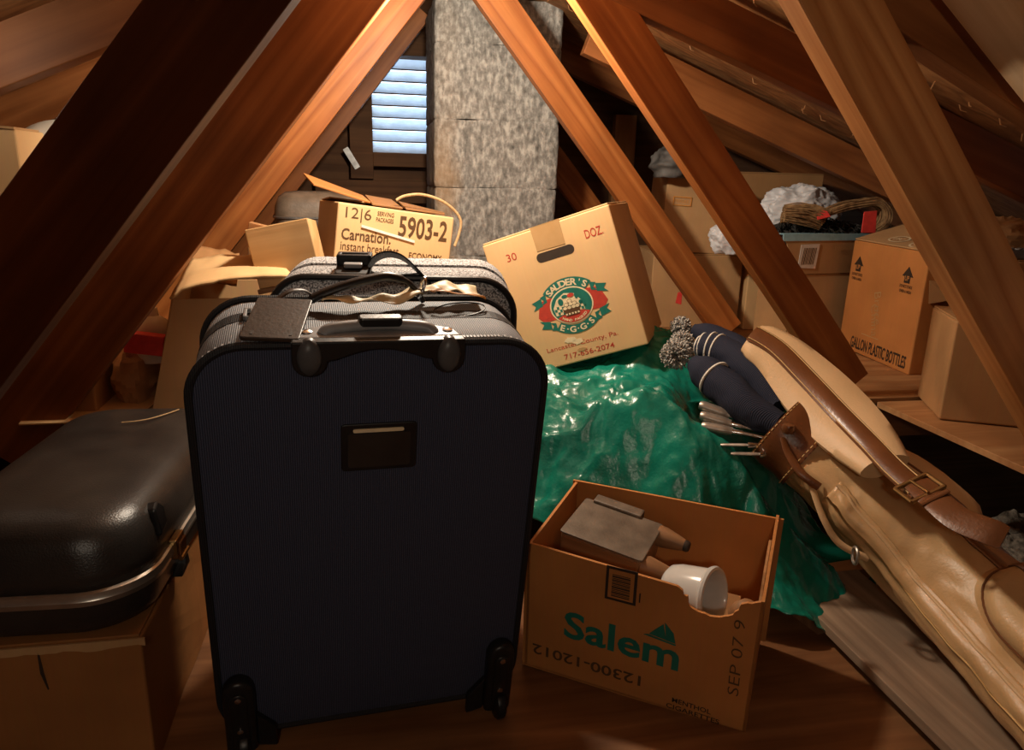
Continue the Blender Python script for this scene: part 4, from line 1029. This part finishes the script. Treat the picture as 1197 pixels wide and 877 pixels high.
mb = MB(); T = Matrix.Translation((-.040, -.0165, .270)) @ Matrix.Rotation(R(8), 4, 'X')
mb.prism([(-.034, -.033), (.034, -.037), (.030, .037), (-.040, .035)], (0, 0, 0), FX, FZ, 0, .0012); mb.v = [tuple(T @ Vector(p)) for p in mb.v]; lb = mb.build('bar_code_label', M['white'], fl_)
mb = MB(); x = -.026
for i, w in enumerate((2, 1, 3, 1, 2, 1, 1, 3, 2, 1, 2)):
    mb.box(x, x + w * .0009, -.0016, -.0010, -.024, .026); x += w * .0009 + .0030
mb.v = [tuple(T @ Vector(p)) for p in mb.v]; mb.build('bars', M['ink'], lb)
mb = MB(); mb.text('Misc', (.05, -.023, .285), (1, 0, .1), FZ, width=.05, height=.016, bold=-.01); mb.text('Xmas', (.06, -.021, .255), (1, 0, .1), FZ, width=.05, height=.016, bold=-.01); mb.build('handwriting', M['gummed'], fl_)
# cartons in the back
C1 = carton('cardboard_carton', 'tan carton with an orange stamp, behind the second right strut', (1.03, 2.26, .565), (0, 3, -12), .22, .30, .235, M['card_tan'])
mb = MB()
for a in ((-.085, -.025, .146, .149), (-.085, -.025, .172, .175), (-.085, -.082, .146, .175), (-.028, -.025, .146, .175)): mb.box(a[0], a[1], -.0040, -.0004, a[2], a[3])
mb.text('FRAGILE', (-.078, -.0004, .156), FX, FZ, width=.044, height=.009); mb.build('orange_stamp', M['orangeedge'], C1)
C2 = carton('cardboard_carton', 'brown carton with a small red mark, under the orange-stamped carton', (1.05, 2.25, .313), (0, 0, -8), .30, .30, .245, M['card_tan'])
mb = MB(); mb.prism([(-.065, .085), (-.045, .080), (-.045, .125), (-.060, .120)], (0, -.0004, 0), FX, FZ, 0, .0008); mb.build('red_mark', M['redtag'], C2)
C3 = carton('cardboard_carton', 'pale tan carton low between the second right strut and the bar code carton', (1.285, 2.21, .313), (0, 0, -6), .14, .18, .235, M['card_pale'])
C4 = carton('cardboard_carton', 'large brown carton at the back right behind the white plastic bags', (1.40, 2.42, .313), (0, 0, -4), .34, .24, .512, M['card'])
C5 = carton('cardboard_carton', 'dark carton carrying the heap of straw and fur at the back right', (1.67, 2.05, .313), (0, 0, 0), .38, .22, .33, M['card_dark'])
# white plastic bags
mb = MB(); mb.add(*paper(1.115, 2.13, .575, .085, .05, .070, 12, 90)); tag(mb.build('plastic_bag', M['plasticbag'], smooth=True, angle=0), 'white plastic bag in front of the orange-stamped carton, left of the second right strut', 'bag')
mb = MB(); mb.add(*paper(1.34, 2.17, .640, .135, .08, .085, 21, 110)); tag(mb.build('plastic_bag', M['plasticbag'], smooth=True, angle=0), 'crumpled white plastic bag behind the straw heap, right of the second right strut', 'bag')
mb = MB(); mb.add(*paper(.93, 2.26, .800, .060, .08, .055, 31, 40)); tag(mb.build('gray_cloth', M['cloth'], smooth=True, angle=0), 'bunched gray cloth on top of the orange-stamped carton', 'cloth')
carton('cardboard_carton', 'white box lid', (0, 0, 0), (0, 0, 0), .1, .1, .1, M['white']) if 0 else None
# straw doll-like bundle, wreath of twigs, black fur
def strands(mb, n, fn, r=.0016, seed=1, seg=5):
    random.seed(seed)
    for i in range(n): mb.tube(bez(fn(i), 5), r, seg)
mb = MB()
def st1(i):
    a = random.uniform(0, PI); cx, cy, cz = 1.255, 2.03, .672; R0 = random.uniform(.030, .062)
    return [(cx + .075 * (t - .5) * 1.7 + R0 * .35 * math.cos(a), cy - .02 + R0 * .8 * math.cos(a + t), cz + R0 * math.sin(a * .9 + t * .5) * (1 - .8 * (t - .4) ** 2) + random.uniform(-.004, .004)) for t in (0, .33, .66, 1)]
strands(mb, 150, st1, .0020, 2); SB = tag(mb.build('straw_bundle', M['straw'], smooth=True), 'brown straw bundle with a red tag lying on the black fur', 'straw')
tag(slab('red_tag', [(1.270, 1.955, .690), (1.312, 1.955, .700), (1.306, 1.978, .722), (1.276, 1.978, .714)], .002, M['redtag'], parent=SB), 'red tag')
mb = MB()
def st2(i):
    cx, cy, cz = 1.490, 2.03, .700; rr_ = random.uniform(.042, .066); oy = random.uniform(-.025, .025); a0 = random.uniform(-.25, .25)
    pts = []
    for q in range(9):
        a = -1.1 + 3.9 * q / 8 + a0 * .2
        ext = .0
        if q >= 7: ext = (q - 6) * .055
        pts.append((cx + rr_ * 1.05 * math.cos(a) - ext, cy + oy, cz + rr_ * .85 * math.sin(a) - ext * .10 + random.uniform(-.003, .003)))
    return pts
strands(mb, 60, st2, .0022, 4); WR = tag(mb.build('twig_wreath', M['straw'], smooth=True), 'coiled twig wreath with a red ribbon above the bottle carton', 'wreath')
tag(slab('red_ribbon', [(1.425, 1.965, .655), (1.472, 1.965, .655), (1.466, 1.965, .720), (1.424, 1.965, .716)], .003, M['redtag'], parent=WR), 'red ribbon')
mb = MB(); random.seed(9)
for i in range(420):
    a = random.uniform(0, 2 * PI); r_ = random.uniform(0, 1) ** .5
    x, y = 1.340 + .150 * r_ * math.cos(a), 2.05 + .055 * r_ * math.sin(a); zz = .650 + .030 * (1 - r_)
    dx, dy, dz = random.uniform(-.025, .025), random.uniform(-.02, .0), random.uniform(-.020, .018)
    mb.tube([(x, y, zz), (x + dx * .6, y + dy * .6, zz + dz + .006), (x + dx, y + dy - .01, zz + dz)], [.0035, .0025, .0006], 5)
for i in range(160):
    x, y, zz = random.uniform(1.20, 1.28), random.uniform(2.0, 2.06), random.uniform(.50, .64)
    mb.tube([(x, y, zz), (x + random.uniform(-.015, .015), y - .01, zz - .01), (x + random.uniform(-.02, .02), y - .02, zz - .025)], [.004, .003, .0006], 5)
vsb, fsb = paper(1.345, 2.08, .60, .16, .055, .05, 41, 30); mb.add(vsb, fsb)
vsb, fsb = paper(1.25, 2.06, .50, .035, .04, .09, 43, 20); mb.add(vsb, fsb)
tag(mb.build('black_fur', M['fur'], smooth=True, angle=0), 'black fur piece spilling over the cartons under the straw bundle', 'fur')
# right edge: kraft paper and perforated metal on a carton
carton('cardboard_carton', 'dark carton at the right edge behind the nearest big strut', (1.49, 1.36, .315), (0, 0, -6), .20, .20, .320, M['card_dark'])
mb = MB(); mb.add(*paper(1.435, 1.48, .640, .075, .06, .050, 51, 40)); tag(mb.build('crumpled_paper', M['kraft'], smooth=True, angle=20), 'crumpled kraft paper at the right edge behind the nearest big strut', 'paper')
mb = MB(); mb.box(-.10, .10, -.022, .022, 0, .018)
for i in range(9):
    for j in range(2):
        mb.lathe([(.0075, .018), (.0075, .0215), (.005, .022), (.0049, .019)], 10, Matrix.Translation((-.085 + i * .021, -.010 + j * .020, 0)))
tag(mb.build('perforated_metal_bar', M['bulbtin'], bevel=.001, M4=Matrix.Translation((1.46, 1.385, .641)) @ Matrix.Rotation(R(-8), 4, 'Z')), 'studded gray metal bar under the crumpled paper at the right edge', 'metal bar')

# ------------------------------------------------------------------ green tarp heap
def tarp_y0(x):
    return 1.245 - .71 * (min(x, .70) - .35)
def tarp_h(x, y):
    sx = 1 - smooth01((x - .51 - .13 * smooth01((y - 1.28) / .20)) / .45)
    ty = smooth01((y - tarp_y0(x) + .02) / .20)
    h = .365 * sx * (.30 + .70 * ty)
    h += .075 * math.exp(-(((x - .66) / .11) ** 2 + ((y - 1.56) / .11) ** 2))
    return h
mb = MB()
def tarp(u, v):
    x = .235 + .78 * u; y0 = tarp_y0(x); y = y0 + (1.68 - y0) * v
    # rounded outline at the front right
    x -= .10 * smooth01((.35 - v) / .35) * smooth01((u - .55) / .45)
    h = tarp_h(x, y)
    p = (x * 3.6, y * 4.4, 1.7)
    q = (x * 3 + y * 6 + .8 * fbm((x * 3, y * 3, 2)), y * 2.2 - x * 1.2, 3.3)
    w = (ridged(p, 2) - .9) * .034 + (ridged(q, 2) - .9) * .026 + fbm((x * 9 + 2 * fbm((x * 5, y * 5, 3)), y * 7, 8), 3) * .012 + (ridged((x * 13, y * 17 + x * 8, 4), 3) - .9) * .011
    amp = min(1, h / .05 + .12)
    z = max(.004, h + w * amp + .004)
    if y > 1.40: z = max(z, .324) if x < .93 else z
    return (x + .012 * fbm((x * 8, y * 8, 6)) * amp, y + .012 * fbm((x * 8, y * 8, 16)) * amp, z)
mb.grid(tarp, 190, 150)
tag(mb.build('tarp', M['tarp'], smooth=True, angle=0, solid=.0012), 'crumpled shiny green plastic tarp heaped between suitcases and golf bag', 'tarp')

# ------------------------------------------------------------------ boards on the floor
o = MB().box(0, .92, 0, .178, 0, .018).build('loose_board', M['graywood'], bevel=.0015, M4=Matrix.Translation((.945, .24, .020)) @ Matrix.Rotation(R(90), 4, 'Z'))
tag(o, 'weathered gray board lying on the floor under the golf bag', 'board')
o = MB().box(-.10, .10, -.05, .05, 0, .020).build('wood_scrap', M['stool'], bevel=.001, M4=Matrix.Translation((.86, 1.09, 0)) @ Matrix.Rotation(R(12), 4, 'Z'))
tag(o, 'dark wood scrap under the far end of the weathered gray board', 'wood')
o = MB().box(-.05, .05, -.02, .02, 0, .030).build('wood_block', M['ply'], bevel=.0015, M4=Matrix.Translation((.935, 1.185, .002)) @ Matrix.Rotation(R(8), 4, 'Z'))
tag(o, 'short pale wood block at the far end of the weathered gray board', 'wood')

# ------------------------------------------------------------------ golf bag
GBR = root('golf_bag', 'tan leather golf bag with brown trim lying at right, mouth towards the tarp', 'golf bag', (0, 0, 0))
A = [Vector(p) for p in ((.745, 1.190, .340), (.800, 1.130, .292), (.866, 1.055, .236), (.918, .930, .172), (.918, .770, .142), (.898, .630, .132), (.875, .500, .128))]
GB_AX = bez(A, 12); nA = len(GB_AX)
def bag_frame(s):
    f = max(0, min(.99999, s)) * (nA - 1); i = int(f); p = GB_AX[i].lerp(GB_AX[i + 1], f - i)
    a = GB_AX[max(i - 2, 0)]; b = GB_AX[min(i + 3, nA - 1)]; d = (b - a).normalized()
    u = Vector((0, 0, 1)); u = (u - d * u.dot(d)).normalized(); return p, d, u, d.cross(u)
def bag_r(s):
    return .066 + .026 * smooth01(s / .45) + .006 * smooth01((s - .5) / .4)
def bag_pt(s, ang, off=0.0, wr=1.0):
    p, d, u, sd = bag_frame(s); a = R(ang); r = bag_r(s) + off
    if wr:
        k = smooth01((s - .05) / .12) * wr
        r += k * (.010 * math.sin(a * 3 + s * 9 + 1.2) * math.exp(-((s - .35) / .22) ** 2) + .006 * fbm((s * 5, a * 1.6, 3), 3) + .003 * fbm((s * 14, a * 4, 8), 2))
    q = p + u * (r * math.cos(a) * .94) + sd * (r * math.sin(a))
    if q.z < .0385 + max(0, .0): q.z = .0385
    return q
def sweep(name, s0, s1, a0, a1, off, mat, parent, ns=60, na=72, th=0.0, closed=True, wr=1.0):
    mb = MB(); vs = []; 
    cols = na if closed else na + 1
    for i in range(ns + 1):
        s = s0 + (s1 - s0) * i / ns
        for j in range(cols):
            a = a0 + (a1 - a0) * j / na; o = off(s, a) if callable(off) else off
            vs.append(bag_pt(s, a, o, wr))
    fs = [(i * cols + j, i * cols + (j + 1) % cols, (i + 1) * cols + (j + 1) % cols, (i + 1) * cols + j) for i in range(ns) for j in range(na)]
    if closed: fs.append([ns * cols + j for j in range(cols)][::-1] if 0 else [ns * cols + j for j in range(cols)])
    mb.add(vs, fs); return mb.build(name, mat, parent, smooth=True, solid=th, angle=55 if closed else 0)
sweep('bag_body', .100, 1.0, 0, 360, 0, M['tan'], GBR, 90, 90)
cl = sweep('collar', .0, .140, 0, 360, lambda s, a: .0065 + .002 * math.sin(s * 40), M['brown'], GBR, 14, 72, th=.004, wr=0)
for s in (.008, .132):
    mb = MB()
    for k in range(46):
        a0 = k * 360 / 46; mb.tube([bag_pt(s, a0, .0095, 0), bag_pt(s, a0 + 4.5, .0095, 0)], .0010, 5)
    mb.build('stitching', M['stitch'], cl)
sweep('collar_lining', .012, .060, 0, 360, -.001, M['ink'], GBR, 4, 48, wr=0)
# brown spine panel with stitched edges
sp = sweep('spine_panel', .085, 1.0, -36, 10, .0028, M['brown'], GBR, 90, 14, th=.003, closed=False)
# long side pocket, low on the near side
def hump(s, a, s0, s1, a0, a1, h):
    return h * min(1, smooth01((s - s0) / .07)) * min(1, smooth01((s1 - s) / .07)) * smooth01((a - a0) / 14) * smooth01((a1 - a) / 14)
lp = sweep('long_pocket', .24, .98, 70, 118, lambda s, a: .001 + hump(s, a, .24, .98, 70, 118, .012), M['tan'], GBR, 70, 26, th=.002, closed=False)
mb = MB(); mb.tube([bag_pt(.24 + .74 * i / 60, 75, .0050) for i in range(61)], .0030, 8); mb.build('piping', M['tan_light'], lp, smooth=True)
mb = MB(); mb.tube([bag_pt(.24 + .74 * i / 60, 90, .0140) for i in range(61)], .0022, 8); mb.build('zipper', M['brass'], lp, smooth=True)
# ball pocket
def ball_off(s, a):
    q = ((s - .735) / .185) ** 2 + ((a - 18) / 44) ** 2
    return .034 * (1 - smooth01((q - .62) / .40)) + .0012
def disc_patch(name, sc, ss, ac, aa, hgt, mat, parent, rings=12, seg=48, edge=.55):
    mb = MB(); vs = []
    for q in range(rings + 1):
        f = 1 - q / rings
        for k in range(seg):
            t = 2 * PI * k / seg; ca, sa = math.cos(t), math.sin(t); e = 2 / 2.6
            x = math.copysign(abs(ca) ** e, ca) * f; y = math.copysign(abs(sa) ** e, sa) * f
            h = hgt * smooth01((1 - f) / (1 - edge)) + .001
            vs.append(bag_pt(sc + ss * x, ac + aa * y, h, .5))
    fs = [(q * seg + k, q * seg + (k + 1) % seg, (q + 1) * seg + (k + 1) % seg, (q + 1) * seg + k) for q in range(rings) for k in range(seg)]
    mb.add(vs, fs); o = mb.build(name, mat, parent, smooth=True, angle=0)
    for (f, h, nm) in ((.86, hgt * .55 + .002, 'piping'),):
        pts = []
        for k in range(seg * 2):
            t = 2 * PI * k / (seg * 2); ca, sa = math.cos(t), math.sin(t); e = 2 / 2.6
            pts.append(bag_pt(sc + ss * f * math.copysign(abs(ca) ** e, ca), ac + aa * f * math.copysign(abs(sa) ** e, sa), hgt * smooth01((1 - f) / (1 - edge)) + .002, .5))
        m2 = MB(); m2.tube(pts, .0024, 7, closed=True); m2.build(nm, M['brown'], o, smooth=True)
    return o
disc_patch('ball_pocket', .77, .170, 10, 50, .042, M['tan'], GBR, edge=.70)
disc_patch('far_pocket', .36, .135, -66, 26, .045, M['tan_light'], GBR, edge=.60)
mb = MB()
vs = []
for i in range(31):
    s = .63 + .28 * i / 30
    for a in (2, 14): 
        x = (s - .77) / .170; h = .042 * smooth01((1 - min(1, abs(x))) / .30) + .0035
        vs.append(bag_pt(s, a, h, .5))
mb.add(vs, [(2 * i, 2 * i + 1, 2 * i + 3, 2 * i + 2) for i in range(30)]); mb.build('pocket_strap', M['brown'], GBR, smooth=True, solid=.0025, angle=0)
# padded shoulder strap standing off the bag
SP = bez([(.735, 1.300, .488), (.768, 1.255, .466), (.795, 1.190, .425), (.812, 1.110, .385), (.815, 1.020, .356), (.805, .940, .340), (.796, .860, .331)], 8)
def band(name, P, wfun, th, mat, parent, nvec=(-.45, -.45, .78), off=0.0, dome=0.0, na=10):
    mb = MB(); n = len(P); vs = []; cols = 2 * (na + 1)
    for i, p in enumerate(P):
        d = (P[min(i + 1, n - 1)] - P[max(i - 1, 0)]).normalized(); nv = Vector(nvec); nv = (nv - d * nv.dot(d)).normalized(); sd = d.cross(nv)
        w = wfun(i / (n - 1))
        for sgn in (1, -1):
            for j in range(na + 1):
                t = (j / na - .5) * (1 if sgn > 0 else -1)
                hh = th / 2 * (1 - (2 * abs(t)) ** 3 * .75)
                vs.append(p + sd * (w * t) + nv * (off + sgn * hh + dome * (1 - (2 * t) ** 2)))
    fs = [(i * cols + j, i * cols + (j + 1) % cols, (i + 1) * cols + (j + 1) % cols, (i + 1) * cols + j) for i in range(n - 1) for j in range(cols)]
    fs += [[j for j in range(cols)][::-1], [(n - 1) * cols + j for j in range(cols)]]
    mb.add(vs, fs); return mb.build(name, mat, parent, smooth=True, angle=60)
SS = root('shoulder_strap', None, None); SS.parent = GBR
pw = lambda t: .088 + .040 * smooth01(t / .45) - .075 * smooth01((t - .48) / .5)
# rounded pad end
P0 = list(SP[:38]); 
band('strap_pad', P0, lambda t: pw(t * .78) * (.80 + .20 * smooth01(t / .10)), .034, M['tan_light'], SS)
strip = SP; band('strap_strip', strip, lambda t: .040 - .004 * t, .006, M['brown'], SS, off=.0185, dome=.003)
n = len(strip)
for side in (-1, 1):
    mb = MB()
    for i in range(1, n - 2):
        for q in (0, .5):
            p = strip[i].lerp(strip[i + 1], q); d = (strip[i + 1] - strip[i]).normalized(); nv = Vector((-.45, -.45, .78)); nv = (nv - d * nv.dot(d)).normalized(); sd = d.cross(nv)
            c = p + sd * (side * .0155) + nv * .0232; mb.tube([c - d * .0032, c + d * .0032], .0011, 5)
    mb.build('stitching', M['stitch'], SS)
tail = bez([(.800, .880, .338), (.790, .830, .334), (.788, .785, .330), (.800, .745, .331), (.808, .730, .330)], 6)
band('strap_tail', tail, lambda t: .040 - .006 * smooth01((t - .8) / .2), .006, M['brown'], SS, off=.022)
BKL = root('strap_buckle', None, None); BKL.parent = SS
p = Vector((.7945, .862, .334)); d = Vector((-.06, -.99, -.07)).normalized(); nv = Vector((-.45, -.45, .78)); nv = (nv - d * nv.dot(d)).normalized(); sd = d.cross(nv)
def bpt(a, b, c): return p + d * a + sd * b + nv * (c + .026)
mb = MB()
for a in (-.020, .020): mb.tube([bpt(a, -.026, 0), bpt(a, .026, 0)], .0036, 8)
for b in (-.026, .026): mb.tube([bpt(-.020, b, 0), bpt(.020, b, 0)], .0032, 8)
mb.build('buckle_frame', M['brass'], BKL, smooth=True)
mb = MB(); mb.tube([bpt(-.020, 0, .002), bpt(.022, 0, .005)], .0022, 8); mb.build('buckle_prong', M['brass'], BKL, smooth=True)
mb = MB(); mb.tube([bpt(.034, -.022, .003), bpt(.034, .022, .003)], .0048, 8, flat=.5); mb.build('keeper', M['brown'], BKL, smooth=True)
# small straps, ring and knob at the collar's lower side
mb = MB(); mb.tube(bez([bag_pt(.06, 72, .009, 0), bag_pt(.10, 82, .018, 0), bag_pt(.16, 88, .018), bag_pt(.21, 90, .006)], 8), .0075, 10, flat=.35, up=(0, -1, 0)); mb.build('grab_strap', M['brown'], GBR, smooth=True)
mb = MB(); mb.lathe([(.001, -.006), (.010, -.004), (.0125, .004), (.010, .011), (.001, .013)], 18, Matrix.Translation(bag_pt(.055, 60, .012, 0))); mb.build('collar_knob', M['brown'], GBR, smooth=True)
c = bag_pt(.40, 104, .034); mb = MB(); mb.tube([c + Vector((.004 * math.cos(a), .012 * math.cos(a), .014 * math.sin(a))) for a in [2 * PI * i / 22 for i in range(22)]], .0028, 8, closed=True); mb.build('hang_ring', M['iron'], GBR, smooth=True)
mb = MB(); mb.tube(bez([bag_pt(.20, 96, .010), bag_pt(.28, 104, .030), bag_pt(.36, 108, .034), bag_pt(.42, 106, .014)], 8), .006, 8, flat=.4, up=(0, -1, 0)); mb.build('ring_strap', M['tan_light'], GBR, smooth=True)

# ------------------------------------------------------------------ head covers and irons
def headcover(label, path, rad, bands, pom, pr, seed):
    r = root('head_cover', label, 'golf club head cover', path[0], (0, 0, 0), 'knitted head covers'); o0 = Vector(path[0])
    P = [p - o0 for p in bez(path, 10)]; n = len(P); rs = [rad * rf for rf in [(.55 + .45 * smooth01(i / (n * .16))) * (1 - .22 * smooth01((i / n - .45) / .5)) for i in range(n)]]
    mb = MB(); mb.tube(P, rs, 40); mb.v = [tuple(Vector(q) + Vector((1, .6, .8)) * (.0035 * fbm((q[0] * 22 + seed, q[1] * 22, q[2] * 22), 3))) for q in mb.v]; mb.build('sock', M['knit'], r, smooth=True)
    for (t, w) in bands:
        i = int(t * (n - 1)); a = P[i]; d = (P[min(i + 1, n - 1)] - P[max(i - 1, 0)]).normalized()
        mb = MB(); mb.tube([a - d * w, a - d * w * .5, a + d * w * .5, a + d * w], [rs[i] * .99, rs[i] + .0022, rs[i] + .0022, rs[i] * .99], 28); mb.build('white_band', M['knitwhite'], r, smooth=True)
    mb = MB(); random.seed(seed); c = Vector(pom) - o0
    for i in range(340):
        z_ = random.uniform(-1, 1); a = random.uniform(0, 2 * PI); q = math.sqrt(1 - z_ * z_); d = Vector((q * math.cos(a), q * math.sin(a), z_)); e = d.orthogonal().normalized() * random.uniform(-.006, .006)
        k = random.uniform(.82, 1.12); mb.tube([c + d * pr * .35, c + d * pr * .8 * k + e * .5, c + d * pr * k + e], [.0022, .0026, .0016], 5)
    mb.build('pompom', M['pom'], r, smooth=True); return r
headcover('navy knitted head cover with one white band and the largest shaggy pompom', [(.640, 1.350, .428), (.673, 1.275, .398), (.700, 1.215, .368), (.735, 1.170, .350)], .036, [(.24, .003)], (.617, 1.389, .436), .032, 1)
headcover('navy knitted head cover with several white stripes near its top, beside the strap pad', [(.668, 1.400, .452), (.705, 1.350, .448), (.735, 1.270, .420), (.752, 1.200, .375)], .033, [(.06, .0025), (.13, .0025), (.20, .0025), (.27, .0025)], (.645, 1.425, .452), .026, 2)
headcover('rear navy knitted head cover, white stripes at its lower cuff beside the strap', [(.690, 1.470, .470), (.745, 1.390, .450), (.765, 1.290, .420), (.770, 1.210, .380)], .028, [(.62, .002), (.69, .002), (.76, .002), (.83, .002)], (.672, 1.500, .472), .023, 3)
def iron(label, tip, heel, mouth, w=.0115, hgt=.85):
    r = root('golf_club', label, 'golf club', heel, (0, 0, 0), 'irons in the golf bag'); o0 = Vector(heel); a, b, m = Vector(tip) - o0, Vector((0, 0, 0)), Vector(mouth) - o0
    mb = MB(); n = 14; pts = [a.lerp(b, i / n) for i in range(n + 1)]
    mb.tube(pts, [w * (.72 + .28 * smooth01(i / 1.5)) * (1 - .22 * smooth01((i - 10) / 4)) for i in range(n + 1)], 14, flat=hgt); mb.build('club_head', M['iron'], r, smooth=True)
    mb = MB(); mb.tube([a.lerp(b, .93), b, b.lerp(m, .22)], [.0066, .0060, .0052], 12); mb.build('hosel', M['chrome'], r, smooth=True)
    mb = MB(); mb.tube([b.lerp(m, .20), m], [.0040, .0040], 10); mb.build('shaft', M['chrome'], r, smooth=True)
iron('iron golf club, uppermost of three blunt heads under the head covers', (.618, 1.262, .366), (.668, 1.232, .352), (.742, 1.166, .345))
iron('iron golf club, middle of three blunt heads under the navy head covers', (.614, 1.246, .350), (.664, 1.216, .340), (.738, 1.160, .335))
iron('iron golf club, lowest of three blunt heads under the navy head covers', (.612, 1.232, .333), (.662, 1.204, .329), (.734, 1.154, .326))
iron('thin bladed golf club, upper of two lying low on the tarp by the bag mouth', (.632, 1.186, .310), (.676, 1.158, .318), (.730, 1.152, .317), .0050, .6)
iron('thin bladed golf club, lower of two lying low on the tarp by the bag mouth', (.640, 1.160, .302), (.690, 1.138, .307), (.728, 1.146, .308), .0050, .6)

# ------------------------------------------------------------------ light
def bulb(name, loc, power, col, rad=.035):
    l = bpy.data.lights.new(name, 'POINT'); l.energy = power; l.color = col; l.shadow_soft_size = rad
    o = bpy.data.objects.new(name, l); COL.objects.link(o); o.location = loc; return o
bulb('ridge_bulb', (.13, 1.47, 1.12), 33.0, (1.0, .86, .68))
bulb('hatch_bulb', (-.14, -.50, .95), 9.0, (1.0, .86, .68), .04)
bulb('eave_bulb', (-.66, 1.24, .98), 3.2, (1.0, .86, .68), .03)
w = bpy.data.worlds.new('World'); scn.world = w; w.use_nodes = True
bgn = w.node_tree.nodes['Background']; bgn.inputs[0].default_value = (.62, .80, 1.0, 1); bgn.inputs[1].default_value = 4.0
